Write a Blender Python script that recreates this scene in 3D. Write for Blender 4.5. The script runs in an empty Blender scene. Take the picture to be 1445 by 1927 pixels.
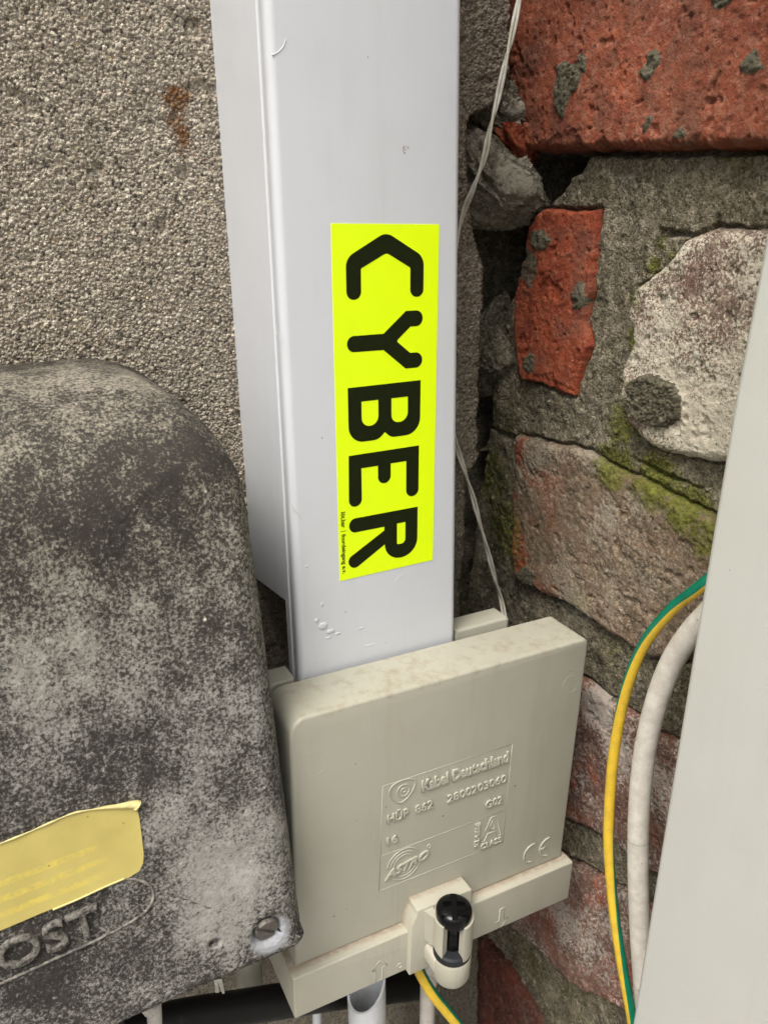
import bpy, bmesh, math, random
import numpy as np
from mathutils import Vector, Matrix
from mathutils.geometry import tessellate_polygon

random.seed(4)
scn = bpy.context.scene
COL = scn.collection

# ------------------------------------------------------------------ camera
PITCH, YAW, ROLL, FPX = 20.4, 27.0, -0.85, 1447.0
ROT = (Matrix.Rotation(math.radians(-YAW), 3, 'Z') @ Matrix.Rotation(math.radians(90 - PITCH), 3, 'X')
       @ Matrix.Rotation(math.radians(ROLL), 3, 'Z'))
CAM = Vector((0, -.36, 0))
cd = bpy.data.cameras.new('camera'); cam = bpy.data.objects.new('camera', cd); COL.objects.link(cam)
cam.matrix_world = Matrix.Translation(CAM) @ ROT.to_4x4()
cd.sensor_fit = 'VERTICAL'; cd.sensor_height = 24; cd.lens = FPX / 1927 * 24
cd.clip_start = .01; cd.clip_end = 200
cd.dof.use_dof = True; cd.dof.focus_distance = .36; cd.dof.aperture_fstop = 14
scn.camera = cam
# ------------------------------------------------------------------ light
SUN_EL, SUN_AZ = 60, 238     # azimuth of the light, degrees clockwise from +Y
w = bpy.data.worlds.new('World'); scn.world = w; w.use_nodes = True
nt = w.node_tree; bg = nt.nodes['Background']
sky = nt.nodes.new('ShaderNodeTexSky'); sky.sky_type = 'NISHITA'; sky.sun_disc = False
sky.sun_elevation = math.radians(SUN_EL); sky.sun_rotation = math.radians(SUN_AZ)
sky.air_density = 1.0; sky.dust_density = 6.0; sky.ozone_density = 1.0
hs = nt.nodes.new('ShaderNodeHueSaturation'); hs.inputs['Saturation'].default_value = .25
nt.links.new(sky.outputs[0], hs.inputs['Color']); nt.links.new(hs.outputs[0], bg.inputs['Color'])
bg.inputs['Strength'].default_value = .10
sl = bpy.data.lights.new('sun', 'SUN'); sl.energy = 1.5; sl.angle = math.radians(28); sl.color = (1, .95, .87)
so = bpy.data.objects.new('sun', sl); COL.objects.link(so)
a, e = math.radians(SUN_AZ), math.radians(SUN_EL)
so.rotation_euler = Vector((-math.sin(a) * math.cos(e), -math.cos(a) * math.cos(e), -math.sin(e))).to_track_quat('-Z', 'Y').to_euler()
scn.view_settings.view_transform = 'Standard'; scn.view_settings.look = 'None'
scn.view_settings.exposure = 1.06; scn.view_settings.gamma = 1

# ------------------------------------------------------------------ measuring helpers (photo pixels -> points on real planes)
def ray(px, py): return ROT @ Vector(((px - 722.5) / FPX, -(py - 963.5) / FPX, -1))
def aty(px, py, y): r = ray(px, py); return CAM + r * ((y - CAM.y) / r.y)
def atx(px, py, x): r = ray(px, py); return CAM + r * ((x - CAM.x) / r.x)

# ------------------------------------------------------------------ object helpers
def tag(o, label=None, cat=None, group=None, kind=None):
    for k, v in (('label', label), ('category', cat), ('group', group), ('kind', kind)):
        if v: o[k] = v
    return o
def thing(name, label, cat, loc=(0, 0, 0), group=None):
    o = bpy.data.objects.new(name, None); o.empty_display_size = .02; COL.objects.link(o); o.location = loc
    return tag(o, label, cat, group)
def link(name, me, mat, parent=None, smooth=True, M=None):
    """M: matrix of the mesh coordinates in the world; vertices get stored relative to the parent"""
    o = bpy.data.objects.new(name, me); COL.objects.link(o)
    for m in (mat if isinstance(mat, (list, tuple)) else [mat]): me.materials.append(m)
    if M is not None: me.transform(M)
    if parent is not None:
        o.parent = parent
        me.transform(world_of(parent).inverted())
    if smooth is True: me.shade_smooth()
    elif smooth:
        me.shade_smooth(); me.set_sharp_from_angle(angle=math.radians(smooth))
    return o
def world_of(o):
    m = o.matrix_basis.copy()
    while o.parent: o = o.parent; m = o.matrix_basis @ m
    return m
def from_bm(bm, name='m'):
    me = bpy.data.meshes.new(name); bmesh.ops.recalc_face_normals(bm, faces=bm.faces); bm.to_mesh(me); bm.free(); return me

def rounded(pts, n=6):
    """polygon of (x, y[, r]) -> outline with rounded corners"""
    out = []; N = len(pts)
    for i, p in enumerate(pts):
        r = p[2] if len(p) > 2 else 0
        P = Vector(p[:2])
        if r <= 0: out.append(P); continue
        A = Vector(pts[i - 1][:2]) - P; B = Vector(pts[(i + 1) % N][:2]) - P
        la, lb = A.length, B.length; A.normalize(); B.normalize()
        ang = A.angle(B); t = min(r / math.tan(ang / 2), la * .5 if len(pts[i-1]) > 2 else la * .98, lb * .5 if len(pts[(i+1) % N]) > 2 else lb * .98)
        rr = t * math.tan(ang / 2)
        bis = (A + B).normalized(); C = P + bis * (rr / math.sin(ang / 2))
        s = (P + A * t) - C; e_ = (P + B * t) - C
        a0 = math.atan2(s.y, s.x); a1 = math.atan2(e_.y, e_.x)
        da = (a1 - a0 + math.pi) % (2 * math.pi) - math.pi
        for k in range(n + 1):
            a_ = a0 + da * k / n; out.append(C + Vector((math.cos(a_), math.sin(a_))) * rr)
    return out
def prism(outline, f0, f1, bevel=0, seg=3, bevel_back=0):
    """outline 2D points -> solid between mapping functions f0 (back) and f1 (front); bevels the front rim"""
    bm = bmesh.new(); n = len(outline)
    b = [bm.verts.new(f0(p[0], p[1])) for p in outline]; f = [bm.verts.new(f1(p[0], p[1])) for p in outline]
    bm.faces.new(b[::-1]); ff = bm.faces.new(f)
    for i in range(n): bm.faces.new((b[i], b[(i + 1) % n], f[(i + 1) % n], f[i]))
    bmesh.ops.recalc_face_normals(bm, faces=bm.faces)
    ed = []
    if bevel: ed += list(ff.edges)
    if ed: bmesh.ops.bevel(bm, geom=ed, offset=bevel, segments=seg, profile=.5, affect='EDGES', clamp_overlap=True)
    return bm
def flat_with_holes(loops, f, fb=None):
    """thin solid of a polygon with holes: front at f(x,y), optional back at fb(x,y)"""
    bm = bmesh.new(); vs = [[bm.verts.new(f(p[0], p[1])) for p in L] for L in loops]
    flat = [v for L in vs for v in L]
    tris = tessellate_polygon([[Vector((p[0], p[1], 0)) for p in L] for L in loops])
    for t in tris:
        try: bm.faces.new([flat[i] for i in t])
        except ValueError: pass
    if fb:
        for L, V in zip(loops, vs):
            B = [bm.verts.new(fb(p[0], p[1])) for p in L]
            for i in range(len(V)):
                j = (i + 1) % len(V); bm.faces.new((V[i], V[j], B[j], B[i]))
    return bm
def smooth_path(pts, k=8):
    P = [Vector(p) for p in pts]; out = []
    for i in range(len(P) - 1):
        p0 = P[max(i - 1, 0)]; p1 = P[i]; p2 = P[i + 1]; p3 = P[min(i + 2, len(P) - 1)]
        for j in range(k):
            t = j / k
            out.append(.5 * ((2 * p1) + (p2 - p0) * t + (2 * p0 - 5 * p1 + 4 * p2 - p3) * t * t + (3 * p1 - p0 - 3 * p2 + p3) * t ** 3))
    out.append(P[-1]); return out
def tube(bm, pts, r, seg=12, sector=None, twist=None, caps=True, closed=False):
    """sector: share of the circumference given material 1; twist(t): angle where that sector starts"""
    n = len(pts); rr = r if callable(r) else (lambda t: r)
    T = []
    for i in range(n):
        if closed: d = pts[(i + 1) % n] - pts[i - 1]
        else: d = pts[min(i + 1, n - 1)] - pts[max(i - 1, 0)]
        T.append(d.normalized())
    up = Vector((0, -1, 0)) if abs(T[0].y) < .9 else Vector((1, 0, 0))
    N = (up - T[0] * up.dot(T[0])).normalized(); rings = []
    for i in range(n):
        N = (N - T[i] * N.dot(T[i])).normalized(); B = T[i].cross(N); t = i / (n - 1); tw = twist(t) if twist else 0
        rings.append([bm.verts.new(pts[i] + (N * math.cos(tw + 2 * math.pi * k / seg) + B * math.sin(tw + 2 * math.pi * k / seg)) * rr(t)) for k in range(seg)])
    for i in range(n if closed else n - 1):
        for k in range(seg):
            j = (i + 1) % n
            f = bm.faces.new((rings[i][k], rings[i][(k + 1) % seg], rings[j][(k + 1) % seg], rings[j][k])); f.smooth = True
            if sector and k < seg * sector: f.material_index = 1
    if caps and not closed: bm.faces.new(rings[0][::-1]); bm.faces.new(rings[-1])
    return bm
def lathe(bm, prof, c, seg=32, axis='Z'):
    rings = []
    for (r, h) in prof:
        if r < 1e-6: rings.append([bm.verts.new(Vector(c) + Vector((0, 0, h)))])
        else: rings.append([bm.verts.new(Vector(c) + Vector((r * math.cos(2 * math.pi * k / seg), r * math.sin(2 * math.pi * k / seg), h))) for k in range(seg)])
    for A, B in zip(rings, rings[1:]):
        for k in range(seg):
            q = []
            for v in (A[k % len(A)], A[(k + 1) % len(A)], B[(k + 1) % len(B)], B[k % len(B)]):
                if v not in q: q.append(v)
            if len(q) > 2: bm.faces.new(q)
    return bm
def text_pts(s, bold=0.0, ext=.0):
    cu = bpy.data.curves.new('t', 'FONT'); cu.body = s; cu.size = 1; cu.offset = bold; cu.extrude = ext; cu.resolution_u = 4
    if ext: cu.extrude = .05; cu.bevel_depth = .035; cu.bevel_resolution = 1
    o = bpy.data.objects.new('t', cu); COL.objects.link(o)
    bpy.context.view_layer.update()
    me = bpy.data.meshes.new_from_object(o.evaluated_get(bpy.context.evaluated_depsgraph_get()))
    bpy.data.objects.remove(o); bpy.data.curves.remove(cu)
    return me
def text_mesh(s, box, f, bold=.0, h=.0004, shear=0.0, slope=0.0, vertical=False):
    """box=(u0,w0,u1,w1) extent of the writing; f(u,w,depth) -> 3D"""
    me = text_pts(s, bold, .5)
    n = len(me.vertices); co = np.empty(n * 3); me.vertices.foreach_get('co', co); co = co.reshape(-1, 3)
    x, y, z = co.T; mn, mx = x.min(), x.max(); my, My = y.min(), y.max()
    U = (x - mn) / (mx - mn); V = (y - my) / (My - my); D = (z - z.min()) / (z.max() - z.min() + 1e-9)
    if vertical: U, V = 1 - V, U
    u = box[0] + U * (box[2] - box[0]) + shear * V * (box[3] - box[1]); wv = box[1] + V * (box[3] - box[1]) + slope * U * (box[2] - box[0])
    for i, v in enumerate(me.vertices): v.co = f(float(u[i]), float(wv[i]), float(D[i]) * h)
    return me

# ------------------------------------------------------------------ numpy noise
class Noise:
    def __init__(s, seed): s.r = np.random.RandomState(seed); s.t = s.r.rand(256, 256).astype(np.float32)
    def val(s, x, y):
        xi = np.floor(x).astype(int); yi = np.floor(y).astype(int); fx = x - xi; fy = y - yi
        fx = fx * fx * (3 - 2 * fx); fy = fy * fy * (3 - 2 * fy); t = s.t
        a_, b_, c_, d_ = t[xi & 255, yi & 255], t[(xi + 1) & 255, yi & 255], t[xi & 255, (yi + 1) & 255], t[(xi + 1) & 255, (yi + 1) & 255]
        return (a_ * (1 - fx) + b_ * fx) * (1 - fy) + (c_ * (1 - fx) + d_ * fx) * fy
    def fbm(s, x, y, o=4, g=.5):
        v = 0; a_ = 1; tot = 0
        for k in range(o): v = v + a_ * s.val(x * 2 ** k + 17.3 * k, y * 2 ** k + 9.1 * k); tot += a_; a_ *= g
        return v / tot * 2 - 1
def grains(x, y, cell, seed, jit=.8):
    """distance to the nearest grain centre and that grain's own random number"""
    r = np.random.RandomState(seed); J = r.rand(256, 256, 3).astype(np.float32)
    gx = x / cell; gy = y / cell; xi = np.floor(gx).astype(int); yi = np.floor(gy).astype(int)
    best = np.full(x.shape, 9., np.float32); rnd = np.zeros(x.shape, np.float32)
    for dx in (-1, 0, 1):
        for dy in (-1, 0, 1):
            j = J[(xi + dx) & 255, (yi + dy) & 255]
            d = (gx - (xi + dx + .5 + (j[..., 0] - .5) * jit)) ** 2 + (gy - (yi + dy + .5 + (j[..., 1] - .5) * jit)) ** 2
            m = d < best; best = np.where(m, d, best); rnd = np.where(m, j[..., 2], rnd)
    return np.sqrt(best), rnd
def sdf(poly, x, y):
    """positive inside"""
    d = np.full(x.shape, 1e9); ins = np.zeros(x.shape, bool); n = len(poly)
    for i in range(n):
        ax, ay = poly[i]; bx, by = poly[(i + 1) % n]; ex, ey = bx - ax, by - ay
        t = np.clip(((x - ax) * ex + (y - ay) * ey) / (ex * ex + ey * ey + 1e-12), 0, 1)
        d = np.minimum(d, (x - ax - t * ex) ** 2 + (y - ay - t * ey) ** 2)
        c = ((ay > y) != (by > y)) & (x < (bx - ax) * (y - ay) / (by - ay + 1e-12) + ax); ins ^= c
    return np.where(ins, 1, -1) * np.sqrt(d)
def sm(x, a_, b_): t = np.clip((x - a_) / (b_ - a_), 0, 1); return t * t * (3 - 2 * t)
def grid_mesh(name, P, valid, attrs, flip=False):
    """P (n,m,3) points, valid (n,m) mask -> mesh"""
    n, m = valid.shape; idx = np.full((n, m), -1); q = valid[:-1, :-1] & valid[1:, :-1] & valid[:-1, 1:] & valid[1:, 1:]
    used = np.zeros((n, m), bool); used[:-1, :-1] |= q; used[1:, :-1] |= q; used[:-1, 1:] |= q; used[1:, 1:] |= q
    idx[used] = np.arange(used.sum())
    F = np.stack([idx[:-1, :-1][q], idx[1:, :-1][q], idx[1:, 1:][q], idx[:-1, 1:][q]], 1)
    if flip: F = F[:, ::-1]
    me = bpy.data.meshes.new(name); me.vertices.add(int(used.sum())); me.vertices.foreach_set('co', P[used].astype(np.float32).ravel())
    nf = len(F); me.loops.add(nf * 4); me.loops.foreach_set('vertex_index', F.ravel().astype(np.int32))
    me.polygons.add(nf); me.polygons.foreach_set('loop_start', np.arange(0, nf * 4, 4, dtype=np.int32))
    for k, v in attrs.items():
        at_ = me.attributes.new(k, 'FLOAT', 'POINT'); at_.data.foreach_set('value', v[used].astype(np.float32).ravel())
    me.update(calc_edges=True); me.validate()
    return me

# ------------------------------------------------------------------ materials
class Mat:
    def __init__(s, name, rough=.6, spec=.4):
        s.m = bpy.data.materials.new(name); s.m.use_nodes = True; s.t = s.m.node_tree; s.b = s.t.nodes['Principled BSDF']
        s.b.inputs['Roughness'].default_value = rough; s.b.inputs['Specular IOR Level'].default_value = spec
        s.co = s.n('TexCoord').outputs['Object']
    def n(s, t, **kw):
        x = s.t.nodes.new('ShaderNode' + t)
        for k, v in kw.items(): setattr(x, k, v)
        return x
    def put(s, inp, v):
        if isinstance(v, bpy.types.NodeSocket): s.t.links.new(v, inp)
        else: inp.default_value = (tuple(v) + (1,) if isinstance(v, (tuple, list)) and len(v) == 3 and inp.type == 'RGBA' else v)
    def noise(s, scale, detail=4, rough=.55, dist=0, vec=None, stretch=None):
        x = s.n('TexNoise'); x.inputs['Scale'].default_value = scale; x.inputs['Detail'].default_value = detail; x.inputs['Roughness'].default_value = rough; x.inputs['Distortion'].default_value = dist
        v = vec or s.co
        if stretch:
            mp = s.n('Mapping'); mp.inputs['Scale'].default_value = stretch; s.t.links.new(v, mp.inputs[0]); v = mp.outputs[0]
        s.t.links.new(v, x.inputs['Vector']); return x.outputs['Fac']
    def vor(s, scale, out='Distance', feature='F1', rnd=1):
        x = s.n('TexVoronoi', feature=feature); x.inputs['Scale'].default_value = scale; x.inputs['Randomness'].default_value = rnd
        s.t.links.new(s.co, x.inputs['Vector']); return x.outputs[out]
    def attr(s, name): return s.n('Attribute', attribute_name=name).outputs['Fac']
    def ramp(s, fac, stops, interp='LINEAR'):
        x = s.n('ValToRGB'); x.color_ramp.interpolation = interp; el = x.color_ramp.elements
        while len(el) < len(stops): el.new(.5)
        for e_, (p, c) in zip(el, stops): e_.position = p; e_.color = (c, c, c, 1) if isinstance(c, (int, float)) else tuple(c) + (1,)
        s.put(x.inputs[0], fac); return x.outputs[0]
    def step(s, fac, a_, b_): return s.ramp(fac, [(a_, 0.0), (b_, 1.0)])
    def rstep(s, fac, a_, b_): return s.ramp(fac, [(a_, 1.0), (b_, 0.0)])
    def mix(s, f, a_, b_, mode='MIX'):
        x = s.n('Mix', data_type='RGBA', blend_type=mode); s.put(x.inputs[0], f); s.put(x.inputs[6], a_); s.put(x.inputs[7], b_); return x.outputs[2]
    def math(s, op, a_, b_=0.0, clamp=False):
        x = s.n('Math', operation=op, use_clamp=clamp); s.put(x.inputs[0], a_); s.put(x.inputs[1], b_); return x.outputs[0]
    def color(s, c): s.put(s.b.inputs['Base Color'], c); return s
    def rough(s, c): s.put(s.b.inputs['Roughness'], c); return s
    def bump(s, h, dist, strength=1.0, prev=None):
        x = s.n('Bump'); x.inputs['Strength'].default_value = strength; x.inputs['Distance'].default_value = dist; s.put(x.inputs['Height'], h)
        if prev: s.t.links.new(prev, x.inputs['Normal'])
        s.t.links.new(x.outputs[0], s.b.inputs['Normal']); return x.outputs[0]
    def near(s, p, r0, r1):
        """1 inside r0 of point p (object space), 0 beyond r1"""
        v = s.n('VectorMath', operation='DISTANCE'); s.t.links.new(s.co, v.inputs[0]); v.inputs[1].default_value = p
        x = s.n('MapRange'); s.t.links.new(v.outputs['Value'], x.inputs[0]); x.inputs[1].default_value = r0; x.inputs[2].default_value = r1; x.inputs[3].default_value = 1; x.inputs[4].default_value = 0
        return x.outputs[0]
    def xyz(s):
        x = s.n('SeparateXYZ'); s.t.links.new(s.co, x.inputs[0]); return x.outputs

def plastic(name, col, rough=.38, spec=.5, specks=.0, dirt=.25, dark=(.12, .1, .08), bump=.00006):
    m = Mat(name, rough, spec)
    c = m.mix(m.math('MULTIPLY', m.step(m.noise(22, 5), .40, .72), dirt), col, tuple(x * .86 * y for x, y in zip(col, (1, .98, .93))))
    c = m.mix(m.math('MULTIPLY', m.step(m.noise(60, 6, .65, stretch=(1, 1, .25)), .55, .78), dirt), c, tuple(x * .8 for x in col))
    if specks:
        sp = m.math('LESS_THAN', m.vor(95), specks * .55)
        keep = m.math('GREATER_THAN', m.noise(55, 2), .52)
        c = m.mix(m.math('MULTIPLY', m.math('MULTIPLY', sp, keep), .8), c, dark)
        sp2 = m.math('LESS_THAN', m.vor(41), specks * .32)
        c = m.mix(m.math('MULTIPLY', sp2, .75), c, (.08, .06, .05))
    c = m.mix(m.math('MULTIPLY', m.step(m.noise(30, 7, .75, stretch=(2.2, 2.2, .12)), .54, .74), dirt * .8), c, tuple(x * y for x, y in zip(col, (.72, .69, .6))))
    m.color(c); m.rough(m.ramp(m.noise(80, 4), [(.3, rough - .06), (.7, rough + .1)]))
    b = m.bump(m.noise(900, 3), bump, .5); m.bump(m.noise(28, 2), .0012, .18, b)
    return m

M_duct = plastic('duct_pvc', (.56, .575, .60), .34, .45, .06, .25).m
mg = plastic('beige_plastic', (.365, .352, .286), .42, .45, .075, .5)
M_beige = mg.m
M_beige_side = plastic('beige_plastic_strip', (.45, .425, .335), .42, .45, .06, .6).m
M_grey_duct = plastic('grey_pvc', (.475, .475, .44), .5, .4, .03, .2).m
m = Mat('black_plastic', .12, .22); m.color((.003, .003, .0035)); m.rough(m.ramp(m.noise(120, 4), [(.3, .07), (.7, .2)])); m.bump(m.noise(140, 3), .0003, .3); M_black = m.m
m = Mat('black_pipe', .4, .25); m.color(m.mix(m.step(m.noise(70, 6, .7), .6, .8), (.010, .010, .010), (.05, .048, .042))); m.rough(m.ramp(m.noise(60, 5), [(.3, .3), (.7, .6)])); M_bpipe = m.m
m = Mat('rubber_ring', .5, .4); m.color((.012, .013, .016)); M_ring = m.m
m = Mat('sticker_yellow', .45, .35); m.color(m.mix(m.math('MULTIPLY', m.step(m.noise(45, 5), .5, .8), .25), (.74, .96, .0), (.60, .77, .01))); m.bump(m.noise(160, 3), .0004, .12); M_yellow = m.m
m = Mat('sticker_ink', .6, .12); m.color(m.mix(m.noise(300, 3), (.006, .009, .001), (.012, .016, .003))); m.bump(m.noise(160, 3), .0004, .12); M_ink = m.m
m = Mat('sticker_fine_print', .5, .3); m.color((.06, .075, .005)); M_print = m.m
m = Mat('white_cable', .55, .4)
c = m.mix(m.step(m.noise(120, 6, .7), .35, .75), (.58, .55, .49), (.38, .34, .29)); c = m.mix(m.math('MULTIPLY', m.math('LESS_THAN', m.vor(170), .08), .8), c, (.2, .17, .14)); m.color(c); m.bump(m.noise(400, 4), .0004, .3); M_wcable = m.m
m = Mat('white_wire', .5, .4); m.color(m.mix(m.step(m.noise(90, 4), .4, .7), (.62, .61, .54), (.38, .36, .27))); M_wire = m.m
m = Mat('white_pvc', .4, .45); m.color(m.mix(m.step(m.noise(70, 6, .7), .5, .75), (.66, .67, .68), (.48, .46, .43))); M_wpvc = m.m
def stripe(name, a_, b_):
    m = Mat(name, .42, .45); m.color(m.mix(m.step(m.noise(130, 6, .7), .45, .75), a_, b_)); m.bump(m.noise(260, 4), .0003, .3); return m.m
M_cy = stripe('cable_yellow', (.60, .40, .03), (.44, .28, .03)); M_cg = stripe('cable_green', (.0, .155, .085), (.0, .10, .055))

# plaster with sand grains (grain value comes with the geometry of each grain)
m = Mat('sand_plaster', .85, .3)
g = m.attr('grain')
c = m.ramp(g, [(0, (.07, .062, .05)), (.12, (.22, .185, .145)), (.3, (.36, .31, .245)), (.45, (.52, .46, .37)), (.6, (.30, .26, .205)), (.72, (.64, .57, .45)), (.84, (.38, .33, .25)), (.95, (.74, .69, .58)), (1, (.36, .24, .16))])
c = m.mix(m.math('MULTIPLY', m.step(m.noise(9, 4), .4, .7), .35), c, m.mix(1.0, c, (.72, .70, .66), 'MULTIPLY'))
c = m.mix(m.step(g, .962, .968), c, m.ramp(m.vor(300, 'Color'), [(.3, (.30, .16, .11)), (.6, (.38, .29, .15))]))
c = m.mix(m.math('MULTIPLY', m.step(m.noise(14, 5, .7, stretch=(1, 1, .35)), .5, .7), .3), c, (.16, .14, .105))
rust = m.attr('rust'); c = m.mix(rust, c, m.mix(m.noise(350, 4, .7), (.11, .045, .018), (.30, .14, .05)))
c = m.mix(m.math('MULTIPLY', m.attr('dark_tone'), .75), c, (.085, .078, .055))  # darkens the plaster colour by mask, painted shade low down included
c = m.mix(m.math('MULTIPLY', m.step(m.noise(700, 3), .35, .6), .45), c, m.mix(1.0, c, (.55, .53, .5), 'MULTIPLY'))
v9 = m.vor(1150, 'Color'); c = m.mix(.5, c, m.mix(1.0, c, m.ramp(v9, [(.2, .35), (.45, .9), (.8, 1.0)]), 'MULTIPLY'))
m.color(c); b = m.bump(m.rstep(m.vor(1150), 0, .8), .0006, .8); m.bump(m.noise(1500, 3), .0003, .7, b); M_plaster = m.m

def masonry(name, base, dark, light, patch, spot, spot_amt, spot_scale=260, smear=(.115, .103, .072), sand=.12):
    m = Mat(name, .95, .08)
    c = m.mix(m.step(m.noise(70, 7, .65), .35, .65), dark, base)
    c = m.mix(m.step(m.noise(240, 5, .7), .48, .68), c, light)
    c = m.mix(m.math('MULTIPLY', m.step(m.noise(34, 4, .6, .4), .5, .62), m.attr('patch')), c, patch)
    big = m.noise(26, 3, .6)
    thr = m.math('ADD', m.noise(spot_scale, 6, .75), m.math('MULTIPLY', m.math('SUBTRACT', big, .5), .55))
    thr = m.math('ADD', thr, m.math('MULTIPLY', m.attr('lichen'), .32))
    c = m.mix(m.math('MULTIPLY', m.step(thr, .56 - spot_amt * .3, .64 - spot_amt * .3), min(1, .35 + spot_amt)), c, spot)
    c = m.mix(m.math('MULTIPLY', m.rstep(m.vor(900), .16, .26), sand), c, (.42, .39, .32))
    gr = m.step(m.math('ADD', m.attr('smear'), m.math('MULTIPLY', m.math('SUBTRACT', m.noise(300, 4, .7), .5), .8)), .45, .6)
    c = m.mix(gr, c, m.mix(m.step(m.noise(420, 6, .75), .35, .65), tuple(x * .45 for x in smear), tuple(x * 1.7 for x in smear)))
    ms = m.step(m.math('ADD', m.attr('moss'), m.math('MULTIPLY', m.math('SUBTRACT', m.noise(210, 7, .8), .5), 1.9)), .36, .80)
    c = m.mix(m.math('MULTIPLY', ms, .9), c, m.mix(m.step(m.noise(380, 5, .7), .3, .7), (.035, .045, .010), (.24, .24, .045)))
    if sand > .3: c = m.mix(.9, c, m.mix(1.0, m.mix(1.0, c, (1.0, 1.0, 1.0)) if False else c, m.ramp(m.vor(1050, 'Color'), [(.15, .35), (.4, .75), (.7, 1.0)]), 'MULTIPLY'))
    pit = m.rstep(m.noise(420, 5, .7), .30, .40)
    c = m.mix(m.math('MULTIPLY', pit, .6), c, m.mix(1.0, c, (.35, .3, .3), 'MULTIPLY'))
    m.color(c); b = m.bump(m.noise(520, 6, .75), .0016, .9); b = m.bump(m.rstep(m.vor(1050), 0, .8), .0007 if sand > .3 else .0003, .8, b); m.bump(m.noise(1600, 3), .0004, .6, b)
    return m.m
WHITE_L = (.52, .50, .43)
M_mortar = masonry('mortar', (.25, .215, .15), (.115, .10, .064), (.42, .37, .27), (.06, .058, .04), (.36, .34, .27), .02, 600, sand=.55)
M_red = masonry('red_brick', (.34, .10, .052), (.20, .062, .040), (.38, .17, .11), (.11, .06, .042), (.42, .30, .24), -.12, 330)
M_orange = masonry('orange_brick', (.35, .080, .036), (.20, .045, .028), (.38, .14, .075), (.15, .08, .06), (.40, .3, .25), -.3, 160)
M_whitebrick = masonry('whitewashed_brick', (.19, .125, .095), (.10, .07, .055), (.34, .26, .21), (.24, .13, .10), (.74, .69, .55), .33, 700)
M_brown = masonry('weathered_brown_brick', (.205, .14, .095), (.10, .078, .052), (.30, .24, .17), (.27, .08, .042), (.46, .42, .33), .10, 640)
M_purple = masonry('weathered_purple_brick', (.21, .115, .085), (.11, .065, .05), (.29, .19, .15), (.33, .095, .05), (.62, .59, .52), .16, 520)
M_darkred = masonry('dark_red_brick', (.12, .04, .028), (.055, .028, .022), (.17, .08, .06), (.17, .045, .03), (.22, .2, .17), -.15, 200)

# weathered cast metal
m = Mat('weathered_cast_metal', .8, .12)
n1 = m.noise(760, 8, .82, .2); n2 = m.noise(15, 4, .6, .6); n3 = m.noise(75, 6, .7)
lic = m.math('ADD', n1, m.math('MULTIPLY', m.math('SUBTRACT', n2, .5), .16)); lic = m.math('ADD', lic, m.math('MULTIPLY', m.math('SUBTRACT', n3, .5), .30))
c = dk = m.mix(m.noise(120, 5), (.024, .0215, .0185), (.056, .049, .043))
c = m.mix(m.math('MULTIPLY', m.step(lic, .455, .575), .82), c, m.mix(m.noise(200, 4), (.20, .185, .165), (.50, .47, .42)))
zz = m.xyz()[2]
M_metal_m, M_metal_c = m, (dk, lic)   # finished further down, once the body's own measures are known

# ================================================================== setting
me = bpy.data.meshes.new('ground'); me.from_pydata([(-60, -60, -1.25), (60, -60, -1.25), (60, 60, -1.25), (-60, 60, -1.25)], [], [(0, 1, 2, 3)])
mgd = Mat('paving', .9, .2); mgd.color(mgd.mix(mgd.noise(6, 6), (.16, .15, .14), (.24, .23, .21)))
tag(link('ground', me, mgd.m, None, False), 'pale paved ground far below the wall corner', None, None, 'structure')

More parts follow.
